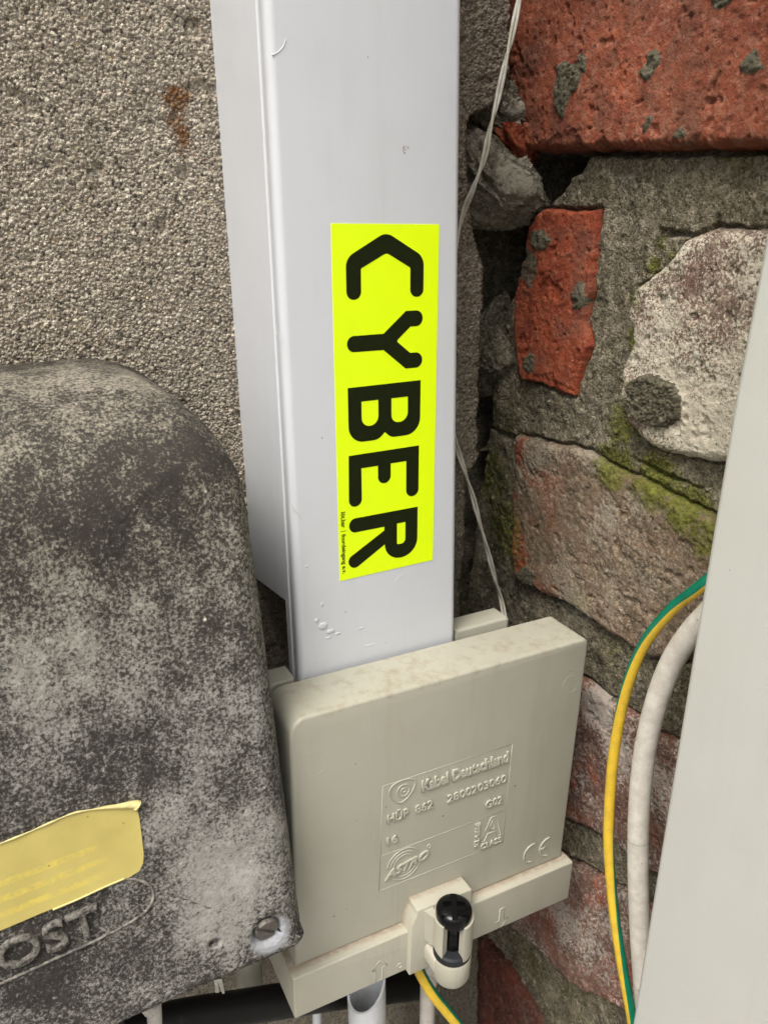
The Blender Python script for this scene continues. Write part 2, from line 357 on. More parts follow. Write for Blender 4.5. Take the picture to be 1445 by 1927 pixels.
# ------------------------------------------------------------------ plastered wall
def lin(a_, b_, st): return np.linspace(a_, b_, max(2, int(round(abs(b_ - a_) / st))))
def build_plaster():
    root = thing('plastered_wall', 'grey pebbly sand plastered wall behind the ducts and boxes', 'wall', (0, 0, -1.25))
    xs = np.concatenate([lin(-.9, -.14, .05)[:-1], lin(-.14, -.012, .0007)[:-1], lin(-.012, .107, .00031)[:-1], lin(.107, .180, .0014)[:-1], lin(.180, .262, .00050)])
    zs = np.concatenate([lin(-1.25, -.64, .05)[:-1], lin(-.64, -.205, .0012)[:-1], lin(-.205, .135, .00034)[:-1], lin(.135, .16, .001)[:-1], lin(.16, .9, .05)])
    X, Z = np.meshgrid(xs, zs, indexing='ij'); n = Noise(3)
    # broken right-hand edge of the plaster
    edge = [(969, -30), (968, 0), (966, 130), (952, 170), (928, 200), (892, 218), (884, 250), (889, 400), (900, 450), (912, 485), (915, 560), (908, 640), (906, 720), (906, 868), (884, 893), (882, 960), (874, 1090), (872, 1180), (868, 1300), (900, 1500), (905, 1700), (905, 1927), (905, 2000)]
    E = [aty(px, py, 0) for px, py in edge]; E.sort(key=lambda v: v.z)
    ex = np.interp(Z, [v.z for v in E], [v.x for v in E]) + n.fbm(Z * 220, Z * 0 + 3, 4) * .0014
    d, rnd = grains(X, Z, .00118, 5, .95)
    d2, rnd2 = grains(X, Z, .0029, 9)
    bigm = (rnd2 > .72) & (d2 < .36)
    small = .00062 * np.sqrt(np.clip(1 - (d / .58) ** 2, 0, 1)) * (.5 + 1.0 * ((rnd * 7.3) % 1))
    big = .0010 * np.sqrt(np.clip(1 - (d2 / .38) ** 2, 0, 1))
    h = np.where(bigm, np.maximum(big, small), small)
    g = np.where(bigm, .35 + (rnd2 * 13.7 % 1) * .6, rnd)
    h = np.where(Z < -.204, .0002 * n.fbm(X * 300, Z * 300, 3), h); pits = n.fbm(X * 90 + 4, Z * 90, 3); h = h - .0016 * sm(pits, .42, .62)
    h = h + n.fbm(X * 25, Z * 25, 3) * .0012 + n.fbm(X * 260, Z * 260, 2) * .0002
    near_e = ex - X; h = h - .004 * (1 - sm(near_e, 0, .004)) - .0006 * n.fbm(X * 400, Z * 400, 2) * (X > .18)
    P = np.stack([np.minimum(X, ex + .0005), -h + np.where(X > ex, np.minimum((X - ex) * 6, .03), 0), Z], -1)
    rc = aty(333, 195, 0); rc2 = aty(340, 235, 0)
    wob = n.fbm(X * 190, Z * 190, 4) * .0055
    rust = np.maximum(sm(-(np.hypot(X - rc.x, (Z - rc.z) * .8) + wob * .7), -.0068, -.002), .8 * sm(-(np.hypot((X - rc2.x) * 1.3, (Z - rc2.z) * .6) + wob), -.0075, -.002))
    rust = np.clip(rust * 1.3, 0, 1) * (.6 + .4 * (rnd > .35))
    dark_tone = np.clip(sm(X, .185, .20) * .55 + sm(-Z, .16, .20) * .35 + n.fbm(X * 30, Z * 30, 3) * .15 * (X > .17), 0, 1)  # darker right of the duct; low part is wall shade put into colour
    me = grid_mesh('plaster', P, X <= ex + .006, {'grain': g, 'rust': rust, 'dark_tone': dark_tone})
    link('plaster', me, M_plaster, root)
build_plaster()

# ------------------------------------------------------------------ brick wall (a return wall facing left)
XB = .275
def wp(lst): return [(atx(px, py, XB).y, atx(px, py, XB).z) for px, py in lst]
BR = [  # polygon in photo pixels, how far it stands out, edge radius, material, label
 dict(p=[(978, -60), (974, 60), (978, 150), (988, 205), (996, 262), (1004, 284), (1100, 285), (1180, 280), (1300, 282), (1500, 281), (1500, -60)], h=.009, r=.004, m=M_red, l='large red brick, topmost on the return wall'),
 dict(p=[(1000, 425), (1022, 397), (1127, 396), (1124, 470), (1115, 545), (1105, 600), (1112, 650), (1098, 690), (1084, 742), (1058, 742), (1030, 722), (985, 716), (972, 650), (970, 560), (985, 500)], h=.0022, r=.0015, m=M_orange, l='small orange red brick with flaking face'),
 dict(p=[(1310, 446), (1350, 432), (1500, 428), (1500, 900), (1365, 868), (1300, 858), (1240, 838), (1195, 795), (1184, 740), (1184, 690), (1208, 640), (1197, 590), (1206, 545), (1262, 500)], h=.0065, r=.006, m=M_whitebrick, l='whitewashed crusty brick beside the grey duct'),
 dict(p=[(975, 818), (1060, 838), (1115, 848), (1170, 884), (1230, 910), (1330, 965), (1420, 1010), (1420, 1240), (1225, 1238), (1180, 1205), (1140, 1180), (1085, 1140), (1010, 1108), (972, 1080), (968, 960)], h=.0035, r=.004, m=M_brown, l='wide brown mossy brick with a red left side'),
 dict(p=[(1010, 1240), (1110, 1285), (1180, 1335), (1240, 1380), (1300, 1400), (1330, 1500), (1300, 1660), (1230, 1640), (1180, 1600), (1130, 1565), (1085, 1545), (1000, 1500)], h=.003, r=.004, m=M_purple, l='white crusted red brick behind the striped cable'),
 dict(p=[(960, 1560), (1060, 1608), (1130, 1645), (1195, 1680), (1260, 1730), (1300, 1900), (1230, 1925), (1175, 1888), (1110, 1862), (1070, 1830), (1035, 1790), (985, 1752), (930, 1700)], h=.0055, r=.003, m=M_purple, l='speckled purple brick below the beige box'),
 dict(p=[(860, 1730), (905, 1758), (950, 1805), (985, 1860), (1030, 1927), (1060, 2000), (900, 2050), (850, 1900)], h=.003, r=.004, m=M_darkred, l='dark red brick at the very bottom'),
]
BLOBS = [  # hard mortar left on bricks: (polygon, height)
 ([(1078, 128), (1092, 122), (1110, 128), (1118, 120), (1122, 104), (1132, 104), (1137, 118), (1134, 138), (1126, 140), (1120, 165), (1108, 180), (1098, 205), (1090, 225), (1082, 222), (1074, 190), (1076, 165), (1082, 150)], .0016, 0),
 ([(1245, 118), (1252, 100), (1266, 97), (1275, 108), (1270, 128), (1256, 146), (1240, 158), (1234, 140)], .0016, 0),
 ([(1368, -20), (1440, -20), (1418, 2), (1398, 16), (1378, 22), (1370, 10)], .0018, 0),
 ([(1425, 125), (1450, 100), (1470, 130), (1450, 140), (1422, 138)], .0014, 0),
 ([(1300, 258), (1312, 236), (1322, 250), (1320, 262)], .0010, 0), ([(1238, 238), (1252, 222), (1262, 224), (1254, 244), (1244, 252)], .0008, 0),
 ([(1086, 545), (1096, 524), (1108, 530), (1112, 560), (1106, 578), (1086, 584), (1082, 565)], .0015, 1),
 ([(996, 672), (1006, 662), (1014, 670), (1012, 690), (1002, 700), (992, 688)], .0012, 1),
 ([(1004, 440), (1030, 430), (1045, 452), (1030, 470), (1008, 466)], .0012, 1),
 ([(1208, 715), (1232, 702), (1262, 705), (1292, 722), (1305, 750), (1300, 780), (1278, 798), (1245, 796), (1218, 782), (1204, 755)], .0042, 2),
 ([(975, 1085), (1000, 1058), (1015, 1072), (1012, 1100), (985, 1112)], .0025, 3),
]
MOSS = [(1240, 455, 16, .7), (1228, 500, 16, .8), (1222, 540, 14, .7), (1262, 470, 18, .5), (1180, 560, 16, .3), (1215, 560, 20, .7), (1200, 640, 26, .8), (1190, 720, 22, .6), (1170, 800, 40, .7), (1160, 880, 45, .9), (1240, 905, 55, 1.), (1300, 960, 50, 1.), (1350, 1010, 60, .9), (1260, 850, 50, .5), (1290, 500, 30, .5),
        (960, 1000, 55, .75), (925, 900, 50, .65), (950, 780, 40, .45), (980, 740, 30, .4), (1100, 1130, 30, .5), (1060, 330, 30, .35), (1140, 330, 40, .35), (1250, 320, 40, .35), (1390, 280, 40, .6), (1300, 275, 30, .5), (1250, 1130, 60, .3), (1100, 1040, 50, .3), (1150, 1230, 40, .4), (1150, 1640, 40, .4), (1000, 1820, 60, .45), (1080, 1880, 50, .4), (1150, 1760, 30, .2), (1110, 1300, 40, .3), (1255, 600, 20, .3)]
LICH = [(1120, 870, 40, .35), (1150, 960, 22, .4), (1125, 1010, 25, .3), (1210, 940, 30, .3), (1100, 1150, 30, .4), (1250, 1100, 60, .15), (1350, 700, 120, .3), (1300, 820, 60, .25), (1130, 1330, 35, .55), (1170, 1420, 40, .35), (1240, 1480, 60, .3), (1170, 1700, 45, .25), (1110, 1760, 50, .25), (990, 1900, 40, .3), (1180, 345, 18, .3), (1300, 640, 80, .2), (1240, 1200, 40, .3)]
HOLES = [([(996, 286), (1125, 287), (1098, 310), (1080, 330), (1062, 352), (1040, 372), (1018, 400), (990, 420), (960, 400), (960, 286)], .045),
         ([(900, 380), (985, 425), (1018, 402), (1000, 440), (990, 470), (972, 520), (962, 560), (940, 600), (928, 700), (922, 800), (910, 850), (860, 850), (860, 380)], .05),
         ([(860, 850), (912, 850), (905, 900), (890, 960), (880, 1130), (860, 1130)], .045)]
def blotch(L, Y, Z, n):
    v = np.zeros(Y.shape)
    for px, py, r, s_ in L:
        c = atx(px, py, XB); sc = abs(atx(px + r, py, XB).y - c.y)
        d = np.hypot((Y - c.y), Z - c.z) / max(sc, .004)
        v = np.maximum(v, s_ * sm(-d, -1.5, -.3))
    return np.clip(v + n.fbm(Y * 60, Z * 60, 3) * .12, 0, 1)
def build_bricks():
    root = thing('brick_wall', 'old crumbling red brick return wall with mossy mortar joints', 'wall', (XB, 0, -1.25))
    n = Noise(11)
    ys = np.concatenate([lin(-.9, -.25, .03)[:-1], lin(-.25, .075, .0007)]); zs = np.concatenate([lin(-1.25, -.60, .03)[:-1], lin(-.60, -.42, .001)[:-1], lin(-.42, .15, .0007)[:-1], lin(.15, .9, .04)])
    Y, Z = np.meshgrid(ys, zs, indexing='ij')
    jag = n.fbm(Y * 130, Z * 130, 4) * .0014
    h = n.fbm(Y * 28, Z * 28, 4) * .0030 + n.fbm(Y * 150, Z * 150, 4) * .0011 - .0005
    d, rnd = grains(Y, Z, .0015, 21); h = h + .00035 * np.sqrt(np.clip(1 - (d / .6) ** 2, 0, 1)) * (rnd > .35)
    d2, r2 = grains(Y, Z, .006, 22); h = h + .0011 * np.sqrt(np.clip(1 - (d2 / .26) ** 2, 0, 1)) * (r2 > .8)
    S = []
    for b in BR:
        s = sdf(wp(b['p']), Y, Z) + jag; S.append(s)
        h = h - .007 * sm(s, -.0004, .003)
        h = h - .0035 * sm(-np.abs(s + .0006), -.0022, 0) * (.4 + .6 * sm(n.fbm(Y * 50 + 9, Z * 50, 2), -.3, .3))
    for poly, dep in HOLES:
        s = sdf(wp(poly), Y, Z) + jag * 1.5; h = h - dep * sm(s, -.002, .006)
    # eroded dip beside B1's lower edge
    j = sdf(wp([(1000, 278), (1460, 276), (1460, 292), (1000, 296)]), Y, Z) + jag; h = h - .006 * sm(j, -.001, .001)
    # worm-like crack left of the whitewashed brick
    for pl in ([(1237, 430), (1290, 437), (1300, 442), (1240, 450), (1238, 500), (1222, 520), (1228, 470)], [(1190, 860), (1240, 882), (1290, 905), (1330, 930), (1285, 908), (1230, 888)], [(915, 800), (960, 818), (1020, 836), (1090, 850), (1020, 842), (950, 826)]):
        s = sdf(wp(pl), Y, Z) + jag * .6; h = h - .004 * sm(s, -.001, .001)
    moss = blotch(MOSS, Y, Z, n); lich = blotch([(a_, b_, c_, d_) for a_, b_, c_, d_ in LICH], Y, Z, n)
    z0 = np.zeros(Y.shape); mz = sm(moss + n.fbm(Y * 90, Z * 90, 4) * .5, .3, .8); h = h + mz * (.0008 + .0012 * n.fbm(Y * 420, Z * 420, 3, .7))
    dark = sm(-Y, -.03, .03) * 0
    P = np.stack([XB - h, Y, Z], -1)
    ok = np.ones(Y.shape, bool)
    me = grid_mesh('mortar', P, ok, {'moss': moss, 'lichen': lich * .8, 'smear': z0, 'patch': z0 + .35, 'grain': rnd}, flip=True)
    link('mortar', me, M_mortar, root)
    # masonry core seen through the gap between plaster and bricks
    ys2 = lin(.10, .45, .002); X2, Z2 = np.meshgrid(ys2, lin(-1.25, .9, .006), indexing='ij')
    P = np.stack([X2, .060 + n.fbm(X2 * 60, Z2 * 60, 4) * .006, Z2], -1)
    link('inner_masonry', grid_mesh('core', P, np.ones(X2.shape, bool), {'moss': X2 * 0, 'lichen': X2 * 0, 'smear': X2 * 0, 'patch': X2 * 0 + .5}), M_mortar, root)
    for i, b in enumerate(BR):
        poly = wp(b['p']); py = [p[0] for p in poly]; pz = [p[1] for p in poly]
        Y, Z = np.meshgrid(lin(min(py) - .004, max(py) + .004, .0006), lin(min(pz) - .004, max(pz) + .004, .0006), indexing='ij')
        nb = Noise(40 + i)
        jag = n.fbm(Y * 130, Z * 130, 4) * .0014
        s = sdf(poly, Y, Z) + jag + nb.fbm(Y * 260, Z * 260, 3) * .0004
        if i == 0:   # saw-tooth lower arris
            zb = atx(1150, 282, XB).z; s = s - .0009 * (1 - sm(Z, zb, zb + .004)) * (.5 + .5 * np.sin(Y * 1700 + nb.fbm(Y * 120, Z * 0, 3) * 6))
        q = np.clip(s / b['r'], 0, 1); H = b['h'] * np.sqrt(np.clip(1 - (1 - q) ** 2, 0, 1)) + .0008
        H = H + nb.fbm(Y * 22, Z * 22, 3) * .0018 + nb.fbm(Y * 110, Z * 110, 4) * (.0007 if i else .0005) + nb.fbm(Y * 500, Z * 500, 2) * .00025
        # spalled steps on the face
        st = nb.fbm(Y * 30 + 5, Z * 30, 5, .6); H = H - (0 if i == 0 else .0005) * sm(st, .12, .15) - .0012 * sm(st, .40, .43) - .0006 * np.abs(nb.fbm(Y * 70, Z * 70 + 3, 4, .6)) - .0005 * sm(nb.fbm(Y * 420, Z * 420, 3), .25, .6)
        dd, rr_ = grains(Y, Z, .007, 60 + i); H = H - .0011 * sm(-dd, -.16, -.06) * (rr_ > .86)
        H = H - .0013 * sm(nb.fbm(Y * 160, Z * 160, 3), .36, .6)
        H = np.where(s < 0, -.0095 * sm(-s, 0, .0012) + H * .5 * (1 - sm(-s, 0, .001)), H)
        smear = np.zeros(Y.shape)
        for bl, bh, bi in BLOBS:
            if bi == i:
                sb = sdf(wp(bl), Y, Z) + nb.fbm(Y * 250, Z * 250, 4, .7) * .0018
                m_ = sm(sb, -.0004, .0012); dg, rg = grains(Y, Z, .0013, 90)
                H = H + .75 * bh * m_ * (.5 + .9 * np.clip(.9 - dg, 0, 1)) + m_ * nb.fbm(Y * 300, Z * 300, 4, .7) * .0011; smear = np.maximum(smear, sm(sb, -.0006, .0003))
        edge_s = (1 - sm(s, 0, .004)) * (.25 if i in (0, 1) else .55)
        smear = np.maximum(smear, edge_s * sm(nb.fbm(Y * 60, Z * 60, 3), -.25, .5))
        if i == 1:
            c = atx(1000, 500, XB); smear = np.maximum(smear, .62 * sm(-np.hypot(Y - c.y, (Z - c.z) * .7), -.016, -.004)); c = atx(985, 600, XB)
        patch = np.full(Y.shape, .5)
        if i == 3:
            a0 = atx(975, 950, XB).y; a1 = atx(1090, 950, XB).y; patch = 1.2 * (1 - sm(-Y, -a0 - .0, -a1)) + .12
        if i == 4:
            c = atx(1105, 1490, XB); patch = .2 + 1.1 * sm(-np.hypot(Y - c.y, Z - c.z), -.03, -.008)
        mo = blotch(MOSS, Y, Z, n) * (.45 if i == 0 else .85 if i != 1 else .5); li = blotch(LICH, Y, Z, n)
        H = H + sm(mo + nb.fbm(Y * 90, Z * 90, 4) * .5, .3, .8) * (.0006 + .0011 * nb.fbm(Y * 420, Z * 420, 3, .7))
        me = grid_mesh('brick', np.stack([XB - H, Y, Z], -1), s > -.0016, {'moss': mo, 'lichen': li, 'smear': smear, 'patch': patch}, flip=True)
        tag(link('brick', me, b['m'], root), b['l'])
build_bricks()

# ------------------------------------------------------------------ rubble in the gap
def rock(name, label, cat, px, depth_y, size, mat, seed, cuts, attrs=(.2, .3)):
    """px: outline points in the photo; the rock fills that outline at distance depth_y with real thickness"""
    pts = [aty(a_, b_, depth_y) for a_, b_ in px]; c = sum(pts, Vector()) / len(pts)
    bm = bmesh.new(); bmesh.ops.create_icosphere(bm, subdivisions=6, radius=1)
    rnd = random.Random(seed); n = Noise(seed)
    ang = [(math.atan2(p.z - c.z, p.x - c.x), math.hypot(p.z - c.z, p.x - c.x)) for p in pts]; ang.sort()
    A = [a_[0] for a_ in ang]; R = [a_[1] for a_ in ang]; A = [A[-1] - 2 * math.pi] + A + [A[0] + 2 * math.pi]; R = [R[-1]] + R + [R[0]]
    V = np.array([v.co[:] for v in bm.verts]); x, y, z = V.T
    rr = np.hypot(x, z); th = np.arctan2(z, x); Ro = np.interp(th, A, R)
    f = np.minimum(1, rr * 1.0); k = np.sqrt(np.clip(1 - (1 - f) ** 2, 0, 1))
    nx = np.cos(th) * Ro * k; nz = np.sin(th) * Ro * k; ny = np.sign(y) * np.abs(y) ** .8 * size
    for _ in range(cuts):   # facets
        d = Vector((rnd.uniform(-1, 1), rnd.uniform(-1, -.2), rnd.uniform(-1, 1))).normalized(); o = size * rnd.uniform(.62, .9)
        dist = nx * d.x + ny * d.y + nz * d.z - o; m_ = dist > 0
        nx = np.where(m_, nx - d.x * dist * .85, nx); ny = np.where(m_, ny - d.y * dist * .85, ny); nz = np.where(m_, nz - d.z * dist * .85, nz)
    b = n.fbm(x * 4 + y * 3, z * 4 - y * 4, 6, .62) * .0065 + n.fbm(x * 22 + y * 11, z * 22, 5, .7) * .0022
    nx += x * b; ny += y * b; nz += z * b
    for i, v in enumerate(bm.verts): v.co = Vector((c.x + nx[i], c.y + ny[i], c.z + nz[i]))
    me = from_bm(bm)
    N = len(me.vertices)
    for k_, val in (('moss', attrs[0]), ('lichen', attrs[1]), ('smear', 0.0), ('patch', .3)):
        at_ = me.attributes.new(k_, 'FLOAT', 'POINT'); at_.data.foreach_set('value', np.full(N, val, np.float32))
    o = link(name, me, mat, None); me.transform(Matrix.Translation(-c)); o.location = c
    return tag(o, label, cat)
M_chunk = masonry('old_mortar_lump', (.20, .18, .13), (.10, .092, .066), (.28, .25, .19), (.07, .066, .045), (.48, .45, .37), .05, 420)
rock('mortar_chunk', 'jagged grey mortar lump wedged in the gap left of the black hole', 'rubble', [(884, 252), (895, 243), (915, 262), (935, 285), (950, 312), (975, 308), (1000, 318), (1014, 345), (1020, 385), (1000, 408), (985, 428), (940, 436), (910, 446), (898, 400), (890, 330)], .004, .020, M_chunk, 7, 7, (.1, .35))
rock('mortar_chunk', 'small grey mortar shard perched above the orange brick fragment', 'rubble', [(925, 175), (950, 160), (978, 165), (992, 212), (985, 235), (955, 238), (925, 245), (905, 225)], .010, .012, M_chunk, 12, 5, (.0, .2))
rock('brick_fragment', 'broken orange brick fragment under the small mortar shard', 'rubble', [(938, 240), (975, 236), (988, 262), (1004, 290), (1012, 325), (1000, 332), (962, 308), (945, 280)], .006, .010, M_orange, 15, 4, (0, .2))
rock('mortar_chunk', 'low dark mortar lump between orange brick and broken plaster edge', 'rubble', [(930, 560), (960, 540), (972, 600), (975, 700), (968, 760), (935, 780), (922, 700)], .026, .014, M_mortar, 21, 4, (.25, .2))

# ================================================================== wide cable duct in the middle
FY = -.07
def build_duct():
    root = thing('cable_duct', 'tall pale grey plastic cable duct carrying the neon yellow sticker', 'cable duct', (.145, 0, -.2))
    zt = .25
    def xl(z): return .1036 + (.0019) * (z + .195) / .27
    def xr(z): return .1874 - (.0026) * (z + .195) / .27
    # base trough
    prof = [(.0012, 0), (.0012, -.0575), (.0, -.0590), (.0012, -.0605), (.0012, -.0640), (.0030, -.0640), (.0030, -.0022)]
    def trough(xw, sgn):
        bm = bmesh.new(); rows = []
        yb = -.0656
        for zt_ in (None, zt):
            row = []
            for (dx, y) in prof:
                z = (-.1714 + (-.1612 + .1714) * (y / yb)) if zt_ is None else zt_
                row.append(bm.verts.new((xw(z) + sgn * dx, y, z)))
            rows.append(row)
        n = len(prof)
        for i in range(n): bm.faces.new((rows[0][i], rows[0][(i + 1) % n], rows[1][(i + 1) % n], rows[1][i]))
        bm.faces.new(rows[0]); bm.faces.new(rows[1][::-1]); return bm
    bm = trough(xl, 1); m2 = trough(xr, -1); me2 = from_bm(m2); bm.from_mesh(me2)
    v = [bm.verts.new(p) for p in ((xl(-.17) + .0045, -.0008, -.17), (xr(-.17) - .0045, -.0008, -.17), (xr(zt) - .0045, -.0008, zt), (xl(zt) + .0045, -.0008, zt))]; bm.faces.new(v)
    link('duct_base', from_bm(bm), M_duct, root, 25)
    # lid: C profile with rounded corners, slight ribs on its flank
    r = .0032; P = []
    flank = [(.0005, -.0545), (-.0002, -.0552), (-.0002, -.0600), (.0003, -.0606), (.0003, -.0630), (-.0001, -.0636)]
    left = flank + [(-.0001 + r - r * math.cos(t), FY + r - r * math.sin(t)) for t in [math.pi / 2 * k / 8 for k in range(9)]]
    inner = [(.0036, FY + .0018), (.0020, FY + .0034), (.0020, -.0545)]
    outl = [('L', a_, b_) for a_, b_ in left] + [('R', -a_, b_) for a_, b_ in left[::-1]] + [('R', -a_, b_) for a_, b_ in inner[::-1]] + [('L', a_, b_) for a_, b_ in inner]
    bm = bmesh.new(); rows = []
    for z in [-.2035] + list(np.linspace(-.19, zt, 12)):
        rows.append([bm.verts.new(((xl(z) if s == 'L' else xr(z)) + a_, b_, z)) for s, a_, b_ in outl])
    n = len(outl)
    for A, B in zip(rows, rows[1:]):
        for i in range(n): bm.faces.new((A[i], A[(i + 1) % n], B[(i + 1) % n], B[i]))
    bm.faces.new(rows[0]); bm.faces.new(rows[-1][::-1])
    link('duct_lid', from_bm(bm), M_duct, root, 35)
    # old glue drops / blisters on the lid
    bm = bmesh.new()
    for px, py, r_, sx, sz in [(606, 1138, 3.5, 1, 1.5), (596, 1168, 5, 1, 1), (608, 1178, 8, 1.2, 1), (622, 1188, 6, 1.5, .8), (636, 1192, 4, 1.4, .7), (612, 1244, 2.2, 1, 1), (600, 1246, 2, 1, 1), (577, 1066, 3, .8, 1), (618, 1200, 4, 1.6, .6), (680, 1182, 3, 1.8, .6)]:
        c = aty(px, py, FY); rr = r_ * .00024
        res = bmesh.ops.create_uvsphere(bm, u_segments=14, v_segments=8, radius=1)
        for v_ in res['verts']: v_.co = Vector((c.x + v_.co.x * rr * sx, FY + v_.co.y * rr * .28, c.z + v_.co.z * rr * sz))
    link('glue_drop', from_bm(bm), M_duct, root)
    for nm, pts_, rr_, mt in (('scratch', [(512, 104), (524, 98), (534, 86), (538, 74)], .00022, M_duct), ('scratch', [(548, 950), (556, 962), (568, 976)], .00012, M_wcable), ('scratch', [(686, 1216), (696, 1213), (706, 1211)], .0002, M_wpvc), ('scratch', [(524, 610), (523, 622), (520, 634)], .00012, M_wcable), ('scratch', [(742, 1094), (752, 1084), (760, 1080)], .00012, M_duct)):
        bm = bmesh.new(); tube(bm, smooth_path([aty(a_, b_, FY + .00004) for a_, b_ in pts_], 4), rr_, 6); link(nm, from_bm(bm), mt, root)
    bm = bmesh.new(); rq = random.Random(8); mrk = Mat('brown_mark', .8, .2); mrk.color((.28, .16, .13))
    for k in range(9):
        c = aty(763 + rq.uniform(-5, 5), 282 + rq.uniform(-7, 7), FY); res = bmesh.ops.create_circle(bm, cap_ends=True, segments=7, radius=rq.uniform(.00012, .0003))
        for v_ in res['verts']: v_.co = Vector((c.x + v_.co.x, FY - .00005, c.z + v_.co.y * 1.8))
    link('brown_mark', from_bm(bm), mrk.m, root, False)
    # sticker: sheet, letters and fine print
    o = aty(623, 423, FY)
    ang = math.radians(-.6)
    def S(t, s, d=0.0):
        t_, s_ = t / 1000, s / 1000
        return Vector((o.x + t_ * math.cos(ang) + s_ * math.sin(ang), FY - .00012 - d, o.z - s_ * math.cos(ang) + t_ * math.sin(ang)))
    k = math.tan(math.radians(.9))
    sheet = [(-.1, -.5, .3), (48.4, -.1, .3), (48.3, 150.4, .3), (-.4, 150.9, .3)]
    bm = flat_with_holes([rounded(sheet)], lambda x, y: S(x, y, .00006), lambda x, y: S(x, y, -.00011))
    st = link('sticker', from_bm(bm), M_yellow, root, False); tag(st, 'neon yellow sticker with large black letters reading CYBER downwards')
    L = {
     'C': [[(5.8, 28.3, 3.15), (5.8, 12.3, 6), (23.7, 2.7, 6), (41.2, 12.4, 6), (41.2, 28.3, 3.1), (34.9, 28.3, 3.1), (34.9, 16.6, 1), (23.9, 10.6, 2.5), (12.3, 16.4, 1), (12.3, 28.3, 3.15)]],
     'Y': [[(5.6, 49.1, 3.2), (5.6, 42.6, 3.2), (22.4, 42.5), (32.9, 33.8, .8), (41, 33.8, 3.2), (41, 40.3, 3.2), (35.1, 40.3), (28.4, 45.9, .8), (35.1, 51.3), (41, 51.3, 3.2), (41, 57.8, 3.2), (32.9, 57.8, .8), (22.3, 49.2)]],
     'B': [[(5.5, 63.7), (40.4, 63.4), (40.3, 87.2, 11), (25.8, 87.2, 5), (22.75, 84.5), (19.6, 87.5, 6), (5.5, 87.5, 10)], [(11.7, 70), (19.7, 70), (19.7, 80.9, 4.6), (11.7, 80.9, 3.8)], [(26, 70), (34.1, 70), (34.1, 80.8, 4.2), (26, 80.8, 3.4)]],
     'E': [[(5.3, 93), (39.9, 92.7), (39.9, 116.2, 3.15), (33.5, 116.2, 3.15), (33.5, 99.1), (25.6, 99.1), (25.6, 107.8, 3.1), (19.3, 107.8, 3.1), (19.3, 99.3), (11.2, 99.3), (11.2, 116.5, 3.15), (4.9, 116.5, 3.15)]],
     'R': [[(39.6, 121.8), (39.6, 145.5, 8.5), (22.5, 145.5, 8.3), (22.5, 137.3), (6.2, 147.0, 3.1), (3.0, 141.3, 3.1), (22.3, 130.4), (22.3, 128.6), (4.8, 128.7, 3.2), (4.8, 122.0, 3.2)], [(28.8, 128.2), (33.2, 128.2), (33.2, 138.6, 3.3), (28.8, 138.6, .8)]]}
    for ch, loops in L.items():
        bm = flat_with_holes([rounded(q, 8) for q in loops], lambda x, y: S(x, y, .00012), lambda x, y: S(x, y, .00005))
        link('letter', from_bm(bm), M_ink, st, False)
    # fine print reads downwards along the left edge
    f = lambda u, w_, d: S(w_, u, .00007 + d)      # u runs down the sticker, w towards the right
    for s_, box in (('löt.bar', (118.0, .9, 125.4, 3.1)), ('|', (126.9, .6, 127.15, 3.2)), ('fnordeingang e.v.', (128.4, .4, 147.6, 3.1))):
        link('fine_print', text_mesh(s_, box, f, .0, .00004), M_print, st, False)
build_duct()

# ================================================================== right-hand grey duct, near the camera, on the brick wall
def build_right_duct():
    root = thing('cable_duct', 'broad plain pale grey duct cover, nearest the camera at the right edge', 'cable duct', (.25, -.25, -.4))
    x0 = .215; yb, yt = -.1888, -.1960
    bm = bmesh.new(); rows = []
    for z in np.linspace(-.9, .3, 25):
        ye = np.interp(z, [-.6, -.351, -.122, -.053, -.002, .3], [-.181, -.1859, -.1902, -.1917, -.1944, -.203]) + .0012; r = .003; row = []
        arc = [(x0 + r - r * math.cos(t), ye - r + r * math.sin(t)) for t in [math.pi / 2 * k / 8 for k in range(9)]]
        row = [(x0, -.52)] + [(x0 + .0006 * math.sin(math.pi * q), -.52 + (ye - r + .52) * q) for q in (.25, .5, .75, .93)] + arc + [(XB + .004, ye), (XB + .004, -.52)]
        rows.append([bm.verts.new((a_, b_, z)) for a_, b_ in row])
    n = len(rows[0])
    for A, B in zip(rows, rows[1:]):
        for i in range(n): bm.faces.new((A[i], A[(i + 1) % n], B[(i + 1) % n], B[i]))
    bm.faces.new(rows[0]); bm.faces.new(rows[-1][::-1])
    link('duct_cover', from_bm(bm), M_grey_duct, root, 40)
build_right_duct()

